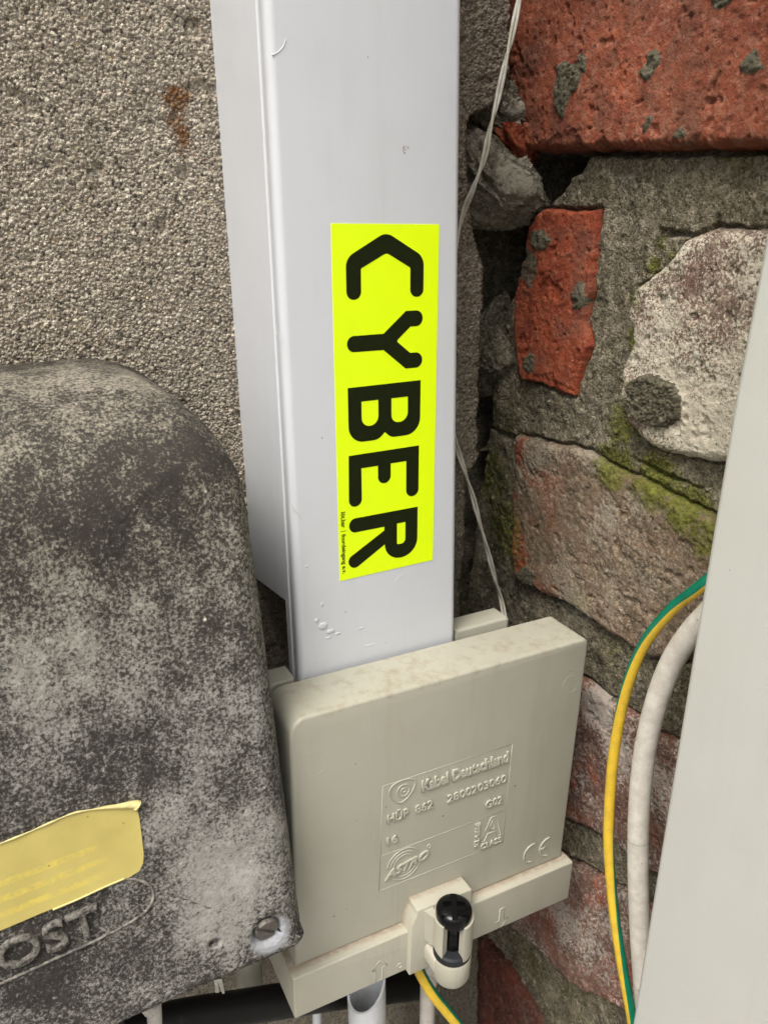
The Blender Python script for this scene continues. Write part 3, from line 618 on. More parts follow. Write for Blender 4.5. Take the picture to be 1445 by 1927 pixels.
# ================================================================== beige cable transfer box
BO = Vector((.086, 0, -.1965)); BT = math.radians(1.5)      # turned clockwise a little
def bx(u, w_, y): return Vector((u / 1000, y, w_ / 1000))   # local mm -> local metres
def dirty(name, col, dirt_w, y_lim=None):
    m = plastic(name, col, .42, .45, .075, .5)
    return m
def build_box():
    root = thing('cable_transfer_box', 'beige plastic cable transfer box with embossed writing below the duct', 'junction box', BO)
    root.rotation_euler = (0, BT, 0)
    W = world_of(root)
    def P(name, bm, mat, parent=root, smooth=32): return link(name, from_bm(bm) if isinstance(bm, bmesh.types.BMesh) else bm, mat, parent, smooth, W)
    # cover
    ol = rounded([(-.8, -135), (.8, 2.8, 8), (162.8, 2.6, 4), (160.3, -137.9)], 8)
    bm = prism(ol, lambda a_, b_: bx(a_, b_, -.0725), lambda a_, b_: bx(a_, b_, -.1), .0016, 4)
    cover = P('cover', bm, M_cover)
    f = lambda u, w_, d: bx(u, w_, -.1) + Vector((0, -d, 0))
    def T(s_, box, bold=.0, h=.0009, **k): P('embossed_writing', text_mesh(s_, box, f, bold, h, **k), M_beige, cover, True)
    T('Kabel Deutschland', (65.7, -57.3, 116.6, -50.3), .022, .0010)
    T('HÜP', (47.3, -68.9, 58.9, -62.4)); T('862', (62.4, -68.9, 72.5, -63.8)); T('2800203060', (80.6, -69.4, 116.3, -64.4))
    T('G02', (104.0, -82.2, 114.6, -77.2)); T('16', (47.2, -81.8, 53.2, -76.9), .01)
    T('CLASS', (102.6, -107.9, 115.8, -104.2)); T('KLASSE', (98.6, -104.6, 101.6, -89.2), vertical=True)
    bm = bmesh.new()
    def ridge(pts, r, closed=False, k=6):
        q = [bx(a_, b_, -.1 - r * .2) for a_, b_ in pts]; 
        if k > 1:
            q = smooth_path(q + ([q[0]] if closed else []), k)
            if closed: q = q[:-1]
        tube(bm, q, r, 6, closed=closed)
    # frame of the lettering panel
    for A in ([(44.9, -46.4), (118.7, -47.2)], [(118.7, -47.2), (117.5, -109.4)], [(117.5, -109.4), (43.5, -108.5)], [(43.5, -108.5), (44.9, -46.4)], [(44.4, -87.3), (117.9, -87.9)]): ridge(A, .00016, k=1)
    P('panel_line', bm, M_beige, cover, True); bm = bmesh.new()
    def done(name):
        nonlocal bm
        P(name, bm, M_beige, cover, True); bm = bmesh.new()
    ridge([(48.4, -50.2), (50.5, -47.6), (54.7, -46.6), (59.5, -47.3), (62.3, -49.4), (61.8, -53), (58.8, -57.2), (54.9, -59.3), (51.8, -57.6), (49.0, -53.6)], .00042, True)
    ring = lambda cx, cy, r, a0=0, a1=360, n=22: [(cx + r * math.cos(math.radians(a0 + (a1 - a0) * i / n)), cy + r * math.sin(math.radians(a0 + (a1 - a0) * i / n))) for i in range(n + 1)]
    ridge(ring(56, -52.7, 3.3)[:-1], .0004, True, 2); ridge(ring(56, -52.7, 1.2)[:-1], .0004, True, 2); done('embossed_eye_mark')
    for r_ in (9.3, 7.4, 5.6):     # ringed emblem, open where the word crosses it
        ridge(ring(57.2, -97.4, r_, 28, 176), .00036, k=2); ridge(ring(57.2, -97.4, r_, 206, 352), .00036, k=2)
    ridge(ring(71.3, -92.6, 1.1, n=12)[:-1], .0003, True, 2); done('embossed_ring_mark')
    # double-line capital A of the class mark
    ridge([(102.6, -103.4), (108.6, -89.4), (111.8, -89.6), (115.8, -103.6), (113.2, -103.6), (112.0, -99.6), (106.9, -99.4), (105.2, -103.5)], .0003, True, 1); ridge([(107.6, -97.4), (111.5, -97.4), (109.8, -91.6)], .0003, True, 1); done('embossed_letter')
    # CE mark
    ridge(ring(138.6, -125.4, 6.0, 80, 268), .00055, k=2); ridge(ring(149.4, -125.4, 6.0, 88, 268), .00055, k=2); ridge([(143.6, -125.2), (148.0, -125.3)], .00055, k=1)
    done('embossed_conformity_mark')
    me = text_mesh('ASTRO', (46.2, -103.0, 70.2, -97.6), f, .01, .0010, shear=.35, slope=.17); P('embossed_writing', me, M_beige, cover, 30)
    # ejector circles and scuffs
    bm = bmesh.new()
    for cx, cy, r_ in ((11.5, -22, 6.2), (153.4, -22.2, 5.3)):
        q = [bx(a_, b_, -.09998) for a_, b_ in ring(cx, cy, r_, n=40)[:-1]]; tube(bm, q, .00010, 6, closed=True); done('moulding_circle')
    # back housing with a notch for the duct and a recessed joint
    nb = [(.5, -134), (.5, 1.2, 7), (15.6, 1.0), (15.6, -12), (103.2, -12), (103.2, 4.5), (137.0, 4.9, 2), (137.0, -134)]
    P('back_housing', prism(rounded(nb, 6), lambda a_, b_: bx(a_, b_, -.0545), lambda a_, b_: bx(a_, b_, -.0670), .0015, 3), M_beige)
    P('wall_mount', prism(rounded([(10, -130, 3), (10, -45, 3), (125, -45, 3), (125, -130, 3)], 4), lambda a_, b_: bx(a_, b_, .0005), lambda a_, b_: bx(a_, b_, -.0550)), M_beige)
    P('joint_core', prism([(3, -132), (3, -14), (136, -14), (136, -132)], lambda a_, b_: bx(a_, b_, -.0660), lambda a_, b_: bx(a_, b_, -.0730)), M_beige)
    # base strip
    bs = rounded([(-4.4, -160.2, .8), (-4.4, -134.6, .8), (163.8, -137.6, .8), (163.2, -164.0, .8)], 3)
    base = P('base_strip', prism(bs, lambda a_, b_: bx(a_, b_, -.030), lambda a_, b_: bx(a_, b_, -.106), .0012, 3), M_strip)
    g = lambda u, w_, d: bx(u, w_, -.106) + Vector((0, -d, 0))
    bm = bmesh.new()
    def ridge2(pts, r=.00028):
        q = [bx(a_, b_, -.106 - r * .2) for a_, b_ in pts]; tube(bm, q, r, 6, closed=True)
    for (cx, cy, s_) in ((41.0, -153.3, 1), (115.9, -155.2, -1)):
        sh = [(-1.6, -6.6), (-1.6, 1.6), (-4.2, 1.6), (0, 6.6), (4.2, 1.6), (1.6, 1.6), (1.6, -6.6)]
        ridge2([(cx + a_, cy + s_ * b_) for a_, b_ in sh]); P('embossed_arrow', bm, M_strip, base, True); bm = bmesh.new()
    ridge2(ring(52.6, -156.3, 1.5, n=14)[:-1]); P('moulded_dimple', bm, M_strip, base, True)
    # raised bracket that carries the screw
    br = rounded([(56.6, -161.8), (57.0, -129.6), (60.0, -123.6, .6), (60.4, -120.4, .8), (92.4, -121.4, .8), (93.0, -162.6)], 3)
    P('bracket', prism(br, lambda a_, b_: bx(a_, b_, -.098), lambda a_, b_: bx(a_, b_, -.1095), .0007, 2), M_strip)
    ax, ay = 75.6, -.1185
    def arc_body(r0, r1, a0, a1, w0, w1, slant=0, n=26):
        b = bmesh.new(); R0 = []; R1 = []
        for i in range(n + 1):
            t = math.radians(a0 + (a1 - a0) * i / n); cx, sy = math.cos(t), math.sin(t)
            lo = w0 + slant * (-sy)
            R0.append([b.verts.new(bx(ax + r * cx, h_, ay + r * sy / 1000)) for r, h_ in ((r1, lo), (r1, w1), (r0, w1), (r0, lo))])
        for A, B in zip(R0, R0[1:]):
            for k in range(4): b.faces.new((A[k], A[(k + 1) % 4], B[(k + 1) % 4], B[k]))
        b.faces.new(R0[0]); b.faces.new(R0[-1][::-1]); return b
    # socket: wall round the shaft, open to the front (angles: -90 is towards the viewer)
    bm = arc_body(6.0, 10.4, -80 + 22, 180, -146.5, -121.5, 0)
    sock = P('screw_socket', arc_body(5.6, 10.0, 115, 208, -139.5, -121.5, -3.5), M_strip)
    bm.free()
    P('screw_socket', arc_body(5.6, 10.0, -88, 65, -139.5, -121.5, -3.5), M_strip)
    # flared web that joins the socket with the bracket
    wb = bmesh.new(); pr = [(61.0, -.1090), (63.6, -.1094), (64.6, -.1125), (66.4, -.1165), (68.0, -.1125), (69.0, -.1090)]
    lo = [wb.verts.new(bx(a_ + 1.2, -141.5, b_)) for a_, b_ in pr]; hi = [wb.verts.new(bx(a_ + .3, -122.0, b_)) for a_, b_ in pr]
    for i in range(len(pr)): wb.faces.new((lo[i], lo[(i + 1) % 6], hi[(i + 1) % 6], hi[i]))
    wb.faces.new(lo); wb.faces.new(hi[::-1]); P('socket_web', wb, M_strip)
    b = bmesh.new(); lathe(b, [(0, -.1620), (6.3e-3, -.1618), (8.6e-3, -.1610), (9.6e-3, -.1590), (9.9e-3, -.1472), (9.6e-3, -.1462), (8.0e-3, -.1460), (0, -.1460)], (ax / 1000, ay, 0), 40); P('end_cap', b, M_strip)
    P('cap_arm', prism(rounded([(65, -154.5, 2), (65, -142.5, 3), (71, -146), (71, -159)], 4), lambda a_, b_: bx(a_, b_, -.1090), lambda a_, b_: bx(a_, b_, -.1190), .0006, 2), M_strip)
    b = bmesh.new(); lathe(b, [(0, -.1461), (8.4e-3, -.1459), (9.6e-3, -.1452), (9.6e-3, -.1420), (8.8e-3, -.1410), (6.3e-3, -.1407), (0, -.1407)], (ax / 1000, ay, 0), 40); P('sealing_ring', b, M_ring)
    # black screw: shaft and slotted dome head
    b = bmesh.new(); lathe(b, [(0, -.1410), (4.6e-3, -.1410), (4.6e-3, -.132), (4.2e-3, -.131), (4.6e-3, -.130), (4.6e-3, -.118), (0, -.118)], (ax / 1000, ay, 0), 28)
    scr = P('screw', b, M_black)
    b = bmesh.new()
    prof = [(0, -.1235), (7.8e-3, -.1235), (8.7e-3, -.1228), (9.0e-3, -.1215), (9.0e-3, -.1180)] + [(9.0e-3 * math.cos(t), -.1180 + .0038 * math.sin(t)) for t in [math.pi / 2 * k / 10 for k in range(1, 10)]] + [(0, -.1142)]
    lathe(b, prof, (ax / 1000, ay, 0), 48); me = from_bm(b)
    head = bpy.data.objects.new('h', me); COL.objects.link(head)
    cuts = []
    for rot_ in (math.radians(62), math.radians(-28)):
        cb = bmesh.new(); bmesh.ops.create_cube(cb, size=1); L_ = .030 if rot_ > 0 else .011
        for v in cb.verts: v.co = Vector((v.co.x * L_, v.co.y * .0030, v.co.z * .005))
        cm = from_bm(cb); co = bpy.data.objects.new('c', cm); COL.objects.link(co)
        co.matrix_world = Matrix.Translation((ax / 1000, ay, -.1138)) @ Matrix.Rotation(rot_, 4, 'Z'); cuts.append(co)
        md = head.modifiers.new('b', 'BOOLEAN'); md.object = co; md.operation = 'DIFFERENCE'; md.solver = 'EXACT'
    bpy.context.view_layer.update()
    me = bpy.data.meshes.new_from_object(head.evaluated_get(bpy.context.evaluated_depsgraph_get()))
    for o_ in cuts + [head]: bpy.data.objects.remove(o_)
    P('screw_head', me, M_black, scr, 30)
# beige plastics with rusty dirt where the cover meets its base strip (object space of each part = box space)
def seam_mat(name, col, lo, hi, amt):
    m = plastic(name, col, .42, .45, .075, .5)
    z = m.xyz()[2]; x = m.xyz()[0]
    zs_ = m.math('ADD', z, m.math('MULTIPLY', x, .018))
    r = m.n('MapRange'); m.t.links.new(zs_, r.inputs[0]); r.inputs[1].default_value = lo; r.inputs[2].default_value = hi; r.inputs[3].default_value = 1; r.inputs[4].default_value = 0
    fac = m.math('MULTIPLY', r.outputs[0], m.math('MULTIPLY', m.step(m.noise(300, 5, .7), .36, .6), amt))
    base = m.b.inputs['Base Color'].links[0].from_socket
    c = m.mix(fac, base, (.20, .11, .055))
    top = m.n('MapRange'); m.t.links.new(z, top.inputs[0]); top.inputs[1].default_value = -.0015; top.inputs[2].default_value = .001; top.inputs[3].default_value = 0; top.inputs[4].default_value = 1
    c = m.mix(m.math('MULTIPLY', top.outputs[0], m.math('MULTIPLY', m.step(m.noise(130, 6, .7), .5, .68), .55)), c, (.24, .19, .12))
    m.color(c); return m.m
def strip_mat():
    m = plastic('beige_strip_plastic', (.395, .376, .305), .42, .45, .06, .6); z, x, y = m.xyz()[2], m.xyz()[0], m.xyz()[1]
    zs_ = m.math('ADD', z, m.math('MULTIPLY', x, .018)); a_ = m.math('GREATER_THAN', zs_, -.1352); b_ = m.n('MapRange'); m.t.links.new(y, b_.inputs[0])
    b_.inputs[1].default_value = -.1035; b_.inputs[2].default_value = -.1005; b_.inputs[3].default_value = 0; b_.inputs[4].default_value = 1
    f_ = m.math('MULTIPLY', m.math('MULTIPLY', a_, b_.outputs[0]), m.step(m.noise(260, 5, .7), .3, .55))
    m.color(m.mix(m.math('MULTIPLY', f_, .55), m.b.inputs['Base Color'].links[0].from_socket, (.19, .10, .05))); return m.m
M_cover = seam_mat('beige_cover_plastic', (.365, .352, .286), -.1345, -.1333, .6)
M_strip = strip_mat()
build_box()

# ================================================================== cast metal box at the left
ZB, ZT, XR_, XL_ = -.2905, -.0520, .0800, -.16
def H(z): return np.interp(z, [-.30, -.15, -.10, -.05], [.1265, .1050, .0960, .086])
def on_metal(px, py, off=0.0):
    y = -.11
    for _ in range(12):
        p = aty(px, py, y); y = -float(H(p.z)) - off
    return aty(px, py, y)
def build_metal():
    root = thing('metal_junction_box', 'weathered dark cast metal box with faded yellow label at lower left', 'junction box', (-.02, 0, -.2))
    ol = rounded([(XL_, ZB, .008), (XL_, ZT, .05), (XR_, ZT, .046), (XR_ + .001, ZB, .0075)], 16)
    # densify
    dens = []
    for i in range(len(ol)):
        a_, b_ = ol[i], ol[(i + 1) % len(ol)]; k = max(1, int((b_ - a_).length / .0013))
        dens += [a_ + (b_ - a_) * j / k for j in range(k)]
    ol = dens; n = len(ol); c = Vector((-.04, -.18)); nz = Noise(77)
    O2 = np.array([(p.x, p.y) for p in ol]); T2 = np.roll(O2, -1, 0) - np.roll(O2, 1, 0)
    for _ in range(6): T2 = (T2 + np.roll(T2, 1, 0) + np.roll(T2, -1, 0)) / 3
    N2 = np.stack([T2[:, 1], -T2[:, 0]], 1); N2 /= np.linalg.norm(N2, axis=1)[:, None]
    sg = np.sign(((O2 - np.array(c[:])) * N2).sum(1)); N2 *= sg[:, None]
    u = np.clip(N2[:, 1], 0, 1); rad = np.where(N2[:, 1] > -.4, .0105 * (1 - u * u), .0042) + .041 * u * u + .0004
    sc = on_metal(504, 1754); hole = on_metal(405, 1776)
    rings = [np.stack([O2[:, 0], np.full(n, .001), O2[:, 1]], 1)]
    for k in range(25):
        th = math.pi / 2 * k / 24; q = O2 - N2 * (rad * (1 - math.cos(th)))[:, None]; hh = H(q[:, 1]); dep = np.minimum(hh, rad * 1.35)
        rings.append(np.stack([q[:, 0], -(hh - dep * (1 - math.sin(th))), q[:, 1]], 1))
    inn = rings[-1][:, [0, 2]]; cc = np.array(c[:])
    for k in range(1, 121):
        q = cc + (inn - cc) * (1 - k / 122); rings.append(np.stack([q[:, 0], -H(q[:, 1]), q[:, 1]], 1))
    V = np.array(rings); Xv, Yv, Zv = V[..., 0], V[..., 1], V[..., 2]
    rough_ = nz.fbm(Xv * 60 + Yv * 40, Zv * 60, 4) * .0006 + nz.fbm(Xv * 500 + Yv * 400, Zv * 500, 3) * .00028
    dsc = np.hypot(Xv - sc.x, Zv - sc.z); dho = np.hypot(Xv - hole.x, Zv - hole.z); fr_ = Yv < -.08
    rough_ = rough_ * (1 - .8 * sm(-dsc, -.011, -.006))
    push = fr_ * (.0030 * sm(-dsc, -.0068, -.0058) + .006 * sm(-dho, -.0024, -.0013))
    Yv[1:] += (rough_ + push)[1:]
    idx = np.arange(V.shape[0] * n).reshape(V.shape[0], n); A = idx[:-1]; B = idx[1:]
    F = np.stack([A, np.roll(A, -1, 1), np.roll(B, -1, 1), B], -1).reshape(-1, 4)
    me = bpy.data.meshes.new('body'); me.from_pydata(V.reshape(-1, 3).tolist(), [], F.tolist() + [idx[-1].tolist(), idx[0][::-1].tolist()])
    bmx = bmesh.new(); bmx.from_mesh(me); bmesh.ops.recalc_face_normals(bmx, faces=bmx.faces); bmx.to_mesh(me); bmx.free()
    slope = math.atan2(.1265 - .105, .15); Rn = Matrix.Rotation(math.pi / 2 + slope, 4, 'X')
    # finish the cast metal material: bare pale metal rubbed round the screw, scuffs
    m = M_metal_m; L0 = Vector((-.02, 0, -.2)); dark_, lic_ = M_metal_c
    rel = lambda p: tuple(p - L0)
    def scuff(p, r0, r1, amt, c_in, col=(.42, .40, .37)):
        k = m.math('ADD', m.near(rel(p), r0, r1), m.math('MULTIPLY', m.math('SUBTRACT', m.noise(260, 6, .7), .5), .9))
        return m.mix(m.math('MULTIPLY', m.step(k, .45, .75), amt), c_in, col)
    for (qx, qy), r_, amt in (((200, 760), .06, .07), ((60, 1230), .035, .10), ((450, 1640), .026, .16), ((400, 1740), .02, .12), ((330, 1560), .05, .05), ((250, 960), .055, -.07), ((60, 1000), .04, -.06), ((360, 860), .03, -.05), ((250, 1790), .03, -.05), ((90, 1760), .028, -.06), ((400, 1080), .03, .05), ((150, 1440), .03, -.03), ((500, 1260), .03, .03), ((230, 1250), .03, .04)):
        lic_ = m.math('ADD', lic_, m.math('MULTIPLY', m.near(rel(on_metal(qx, qy)), 0, r_ * 1.3), amt * .75))
    lic_ = m.math('ADD', lic_, m.math('MULTIPLY', m.math('SUBTRACT', m.noise(70, 5, .7, stretch=(1, 1, .22)), .5), .22))
    zf = m.n('MapRange'); m.t.links.new(m.xyz()[2], zf.inputs[0]); zf.inputs[1].default_value = .03; zf.inputs[2].default_value = .12
    pale = m.mix(zf.outputs[0], m.mix(m.noise(200, 4), (.21, .20, .18), (.47, .45, .41)), m.mix(m.noise(200, 4), (.21, .19, .15), (.46, .42, .33)))
    c_ = m.mix(m.math('MULTIPLY', m.step(lic_, .475, .60), .85), dark_, pale)
    c_ = m.mix(m.math('MULTIPLY', m.rstep(m.vor(75), .03, .06), m.step(m.noise(40, 2), .52, .6)), c_, (.6, .57, .48))
    k = m.math('ADD', m.near(rel(on_metal(455, 1650)), .002, .02), m.math('MULTIPLY', m.math('SUBTRACT', m.noise(160, 7, .75), .5), 1.5)); c_ = m.mix(m.math('MULTIPLY', m.step(k, .5, 1.0), .4), c_, (.50, .48, .45))
    k = m.math('ADD', m.near(rel(sc + Vector((.001, 0, -.002))), .0055, .0115), m.math('MULTIPLY', m.math('SUBTRACT', m.noise(200, 6, .7), .5), .9)); c_ = m.mix(m.step(k, .35, .7), c_, (.31, .315, .33))
    m.color(c_); b = m.bump(m.noise(430, 7, .72, .3), .0010, .8); m.bump(m.noise(60, 4), .0015, .35, b)
    link('body', me, m.m, root, True)
    # slotted screw
    ms = Mat('old_screw_steel', .45, .5); ms.b.inputs['Metallic'].default_value = .5; ms.b.inputs['Roughness'].default_value = .6; ms.color(ms.mix(ms.noise(600, 6, .75), (.05, .042, .034), (.22, .20, .175))); ms.bump(ms.noise(700, 4), .0006, .8)
    b = bmesh.new(); R = .0055
    for sgn in (1, -1):
        pts = [(math.cos(t) * R, math.sin(t) * R) for t in np.linspace(.17, math.pi - .17, 16)]
        f0 = [b.verts.new((x, y * sgn, 0)) for x, y in pts]; f1 = [b.verts.new((x * .86, y * sgn * .9 + .0001 * sgn, .0016)) for x, y in pts]
        b.faces.new(f1); b.faces.new(f0)
        for i in range(16): b.faces.new((f0[i], f0[(i + 1) % 16], f1[(i + 1) % 16], f1[i]))
    bmesh.ops.create_cone(b, cap_ends=True, segments=32, radius1=R, radius2=R, depth=.001)
    Mx = Matrix.Translation(sc + Vector((0, .0022, .0002))) @ Matrix.Rotation(math.radians(0), 4, 'Y') @ Rn @ Matrix.Rotation(math.radians(-38), 4, 'Z')
    link('screw', from_bm(b), ms.m, root, 30, Mx)
    # label
    ml = Mat('faded_yellow_label', .4, .45); q = ml.noise(90, 4)
    cl = ml.mix(ml.step(ml.noise(40, 5), .35, .7), (.52, .435, .135), (.42, .34, .10))
    A0 = on_metal(0, 1668) - L0; A1 = on_metal(200, 1592) - L0; sl_ = (A1.z - A0.z) / (A1.x - A0.x)
    X = ml.xyz(); band = ml.math('SUBTRACT', X[2], ml.math('ADD', ml.math('MULTIPLY', ml.math('SUBTRACT', X[0], A0.x), sl_), A0.z))
    # three ghost lines of print, worn beyond reading
    sw = ml.math('SINE', ml.math('MULTIPLY', band, 2 * math.pi / .0058)); lim = ml.math('LESS_THAN', ml.math('ABSOLUTE', ml.math('ADD', band, .0035)), .0088)
    lim = ml.math('MULTIPLY', lim, ml.math('MULTIPLY', ml.math('SUBTRACT', (on_metal(222, 1600) - L0).x, ml.math('ADD', X[0], ml.math('MULTIPLY', ml.noise(190, 2), .006))), 110.0, True))
    gl = ml.math('MULTIPLY', ml.math('MULTIPLY', ml.step(sw, .0, .5), lim), ml.step(ml.noise(330, 5, .75), .38, .6))
    cl = ml.mix(ml.math('MULTIPLY', gl, .5), cl, (.72, .56, .08)); cl = ml.mix(ml.math('LESS_THAN', ml.vor(160), .06), cl, (.25, .2, .08))
    ml.color(cl); ml.bump(ml.noise(120, 4), .0006, .35)
    lp = [(-60, 1612), (0, 1588), (60, 1564), (140, 1530), (200, 1516), (256, 1508), (263, 1540), (268, 1580), (271, 1606), (270, 1624), (262, 1640), (244, 1651), (200, 1668), (150, 1690), (80, 1718), (0, 1752), (-60, 1778)]
    fr = [on_metal(a_, b_, .0009) for a_, b_ in lp]; bk = [on_metal(a_, b_, .0001) for a_, b_ in lp]
    b = bmesh.new(); F = [b.verts.new(p) for p in fr]; B = [b.verts.new(p) for p in bk]; b.faces.new(F)
    for i in range(len(lp)): b.faces.new((F[i], F[(i + 1) % len(lp)], B[(i + 1) % len(lp)], B[i]))
    lab = tag(link('label', from_bm(b), ml.m, root, 30), 'faded yellow label with curled upper edge')
    # the curled upper and lower rims
    mc = Mat('label_rim', .6, .3); mc.color(mc.mix(mc.noise(220, 5), (.66, .59, .30), (.50, .42, .15))); mc.bump(mc.noise(330, 5, .7), .0012, .7)
    b = bmesh.new()
    up = smooth_path([on_metal(a_, b_, .0012) for a_, b_ in [(-60, 1611), (0, 1588), (50, 1568), (100, 1546), (140, 1530), (185, 1522), (225, 1517), (252, 1514), (259, 1516)]], 6)
    tube(b, up, lambda t: .0003 + .0018 * max(0, (t - .6) / .4) ** 1.1 if t > .6 else .0003 + .0001 * math.sin(t * 40), 14)
    lo = smooth_path([on_metal(a_, b_, .0010) for a_, b_ in [(236, 1653), (200, 1668), (150, 1691), (100, 1712)]], 6); tube(b, lo, .00035, 10)
    link('curled_rim', from_bm(b), mc.m, lab)
    # cast lettering and border
    b = bmesh.new()
    bd = smooth_path([on_metal(a_, b_, .0004) for a_, b_ in [(236, 1653), (262, 1656), (283, 1668), (289, 1688), (277, 1712), (245, 1736), (190, 1765), (100, 1806), (0, 1852), (-60, 1880)]], 8); tube(b, bd, .00055, 8)
    mw = Mat('worn_cast_edge', .7, .3); mw.color(mw.mix(mw.step(mw.noise(300, 6, .75), .4, .6), (.05, .044, .038), (.27, .25, .215))); link('cast_border', from_bm(b), mw.m, root)
    pO, pT = on_metal(22, 1822), on_metal(168, 1760); su = (pT.z - pO.z) / (pT.x - pO.x)
    me = text_pts('POST', -.022, .5); N = len(me.vertices); co = np.empty(N * 3); me.vertices.foreach_get('co', co); co = co.reshape(-1, 3)
    x, y, z = co.T; mn, mx = x.min(), x.max(); wid = (pT.x - pO.x) / .60
    x1 = on_metal(186, 1700).x
    for i, v in enumerate(me.vertices):
        X_ = x1 - (mx - x[i]) / (mx - mn) * wid; hgt = y[i] / y.max() * .0115
        Z_ = pT.z + (X_ - pT.x) * su + hgt + .0006
        X_ -= hgt * .06
        v.co = Vector((X_, -float(H(Z_)) - (.0028 * float((z[i] - z.min()) / (z.max() - z.min())) - .0008), Z_))
    ml_ = Mat('worn_cast_letters', .75, .15); ml_.color(ml_.mix(ml_.step(ml_.noise(420, 7, .8), .42, .6), (.035, .031, .028), (.21, .195, .17))); link('cast_letters', me, ml_.m, root, 30)
build_metal()

# ================================================================== cables, wires and pipes
def wire(name, label, cat, pts, r, mat, seg=14, k=10, sector=None, twist=None):
    P = smooth_path(pts, k); c = P[len(P) // 2]; bm = bmesh.new(); tube(bm, P, r, seg, sector, twist)
    me = from_bm(bm); me.transform(Matrix.Translation(-c)); o = link(name, me, mat, None, 50); o.location = c
    return tag(o, label, cat)
X = lambda px, py, x: atx(px, py, x)
Yp = lambda px, py, y: aty(px, py, y)
yg = [X(1400, 1020, .262), X(1355, 1070, .256), X(1312, 1108, .252), X(1262, 1148, .250), X(1210, 1215, .248), X(1177, 1300, .247), X(1157, 1400, .246), X(1147, 1500, .245), X(1145, 1600, .244), X(1155, 1720, .243), X(1172, 1830, .242), X(1190, 1927, .241), X(1200, 2010, .240), X(1225, 2500, .240)]
wire('earth_cable', 'green and yellow striped earth cable curving beside the white cable at right', 'cable', yg, .0027, [M_cy, M_cg], 28, 12, .5, lambda t: math.radians(float(np.interp(t, [0, .14, .41, .50, .60, .87, 1], [30, 42, 90, 122, 155, 240, 250]))))
wc = [X(1400, 1060, .258), X(1345, 1140, .256), X(1300, 1190, .254), X(1262, 1250, .252), X(1232, 1330, .250), X(1212, 1420, .249), X(1202, 1520, .248), X(1200, 1640, .248), X(1204, 1760, .248), X(1212, 1880, .248), X(1222, 2000, .248), X(1240, 2500, .248)]
wo = thing('white_cable', 'thick white cable between the striped earth cable and the grey duct', 'cable', X(1200, 1640, .248))
P = smooth_path(wc, 12); bm = bmesh.new(); tube(bm, P, .0052, 24); link('sheath', from_bm(bm), M_wcable, wo, 50)
i0 = min(range(len(P)), key=lambda i: (P[i] - X(1201, 1575, .248)).length)
bm = bmesh.new(); tube(bm, [P[i0] + (P[i0 + 1] - P[i0]) * t for t in (0, .04)], .00524, 24)
mk = Mat('dark_groove', .9, .1); mk.color((.09, .07, .055)); link('ring_crack', from_bm(bm), mk.m, wo, 50)
# twin thin wire that goes behind the duct and comes out below
tw = thing('bell_wire', 'thin twisted white wire pair running behind the duct into the box', 'wire', Yp(930, 200, -.02))
base1 = [Yp(984, -40, -.012), Yp(976, 0, -.012), Yp(962, 70, -.014), Yp(950, 120, -.015), Yp(935, 190, -.016), Yp(920, 250, -.018), Yp(910, 300, -.018), Yp(890, 355, -.014), Yp(872, 400, -.008), Yp(856, 470, -.004), Yp(846, 560, -.004), Yp(842, 650, -.004), Yp(845, 760, -.004), Yp(858, 835, -.005), Yp(872, 880, -.006), Yp(888, 930, -.006), Yp(900, 975, -.006), Yp(918, 1040, -.006), Yp(930, 1085, -.006), Yp(943, 1130, -.006), Yp(952, 1180, -.02)]
Pb = smooth_path(base1, 10)
for ph in (0, math.pi):
    Q = []
    for i, p in enumerate(Pb):
        a_ = ph + i * .16; Q.append(p + Vector((math.cos(a_) * .0009, math.sin(a_) * .0008, 0)))
    bm = bmesh.new(); tube(bm, Q, .0008, 10); link('strand', from_bm(bm), M_wire, tw, 50)
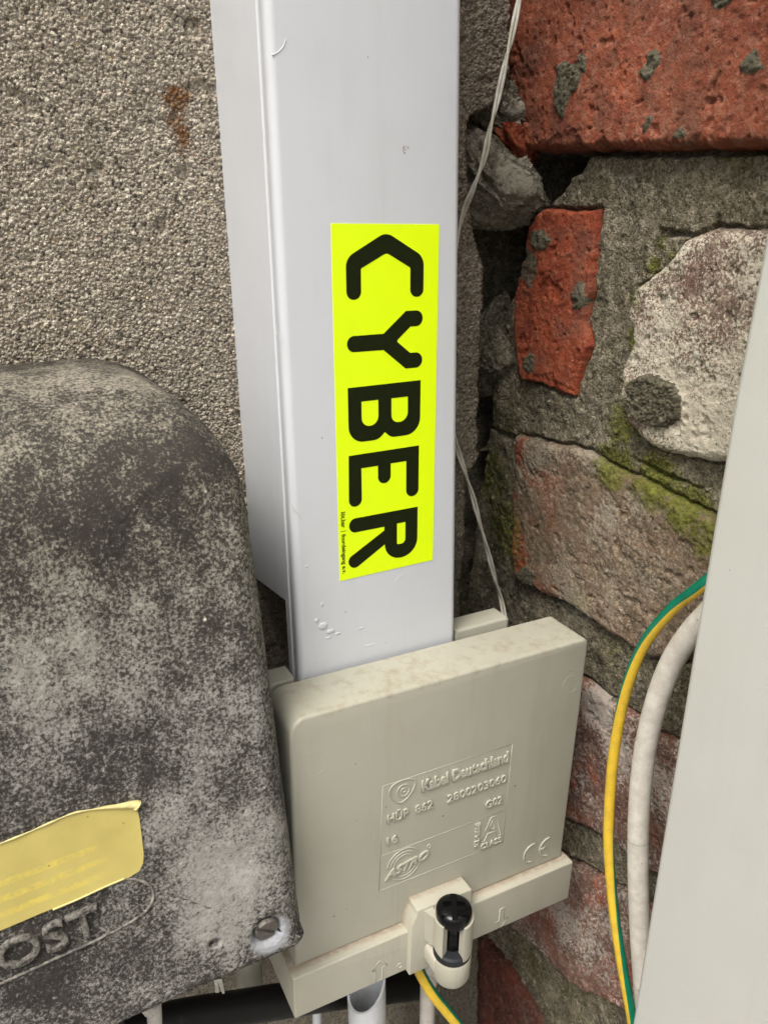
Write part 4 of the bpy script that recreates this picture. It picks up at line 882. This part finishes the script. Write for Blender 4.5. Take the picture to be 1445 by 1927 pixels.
# beneath the boxes
wire('black_pipe', 'black pipe lying under the metal box and the beige box', 'pipe', [Yp(230, 1945, -.05), Yp(330, 1918, -.05), Yp(450, 1897, -.05), Yp(540, 1882, -.048), Yp(640, 1868, -.040), Yp(740, 1858, -.034), Yp(800, 1850, -.03)], .0092, M_bpipe, 28)
def cut_pipe():
    c = Yp(691, 1920, -.066); zl = Yp(655, 1899, -.068).z; bm = bmesh.new(); R, r = .0112, .0099; n = 40; rows = []
    for k in range(n):
        t = 2 * math.pi * k / n; ct, st = math.cos(t), math.sin(t)
        z1 = zl + .009 * (1 + ct) + .004 * st
        rows.append([bm.verts.new((c.x + rr * ct, c.y + rr * st, z)) for rr, z in ((R, c.z - .30), (R, z1), (r, z1), (r, c.z - .30))])
    for k in range(n):
        A, B = rows[k], rows[(k + 1) % n]
        for j in range(4): bm.faces.new((A[j], B[j], B[(j + 1) % 4], A[(j + 1) % 4]))
    me = from_bm(bm); me.transform(Matrix.Translation(-c)); o = link('cut_pipe', me, M_wpvc, None, 40); o.location = c
    tag(o, 'white plastic pipe end cut at a slant under the beige box', 'pipe')
cut_pipe()
wire('white_cable', 'white cable hanging straight down below the black screw', 'cable', [Yp(812, 1800, -.07), Yp(808, 1850, -.07), Yp(804, 1900, -.07), Yp(796, 2500, -.07)], .0047, M_wcable, 20)
wire('earth_cable', 'yellow earth cable with thin green edge leaving the box downwards', 'cable', [Yp(772, 1790, -.085), Yp(790, 1830, -.092), Yp(812, 1868, -.098), Yp(838, 1900, -.102), Yp(862, 1930, -.106), Yp(900, 1985, -.112), Yp(930, 2090, -.112), Yp(940, 2500, -.11)], .0030, [M_cy, M_cg], 28, 10, .24, lambda t: -2.0)
wire('thin_wire', 'hair thin pale wire looping between white pipe and white cable', 'wire', [Yp(784, 1790, -.03), Yp(778, 1830, -.03), Yp(766, 1856, -.03), Yp(748, 1878, -.03), Yp(732, 1888, -.03), Yp(712, 1890, -.03)], .0006, M_wire, 8)
wire('grey_cable', 'short grey cable piece under the left end of the metal box', 'cable', [Yp(262, 1880, -.075), Yp(284, 1900, -.075), Yp(292, 1930, -.075), Yp(300, 2300, -.075)], .0035, M_wcable, 16)
wire('beige_cable', 'beige cable stub between metal box and black pipe', 'cable', [Yp(466, 1760, -.022), Yp(468, 1800, -.022), Yp(470, 1850, -.022), Yp(472, 1900, -.022)], .0078, M_beige, 16)
wire('white_conduit', 'narrow white conduit below the black pipe', 'pipe', [Yp(596, 1860, -.03), Yp(597, 1927, -.03), Yp(604, 2500, -.03)], .0030, M_wpvc, 16)
# frayed stub under the metal box
fr = thing('frayed_string', 'frayed pale string end poking out under the metal box', 'string', Yp(412, 1850, -.10))
for k in range(5):
    q = [Yp(404 + k * 3, 1842, -.10), Yp(408 + k * 3 + random.uniform(-2, 2), 1856, -.10), Yp(410 + k * 3.4 + random.uniform(-3, 3), 1870 - random.uniform(0, 6), -.101)]
    bm = bmesh.new(); tube(bm, smooth_path(q, 4), .0005, 6); link('strand', from_bm(bm), M_wire, fr)
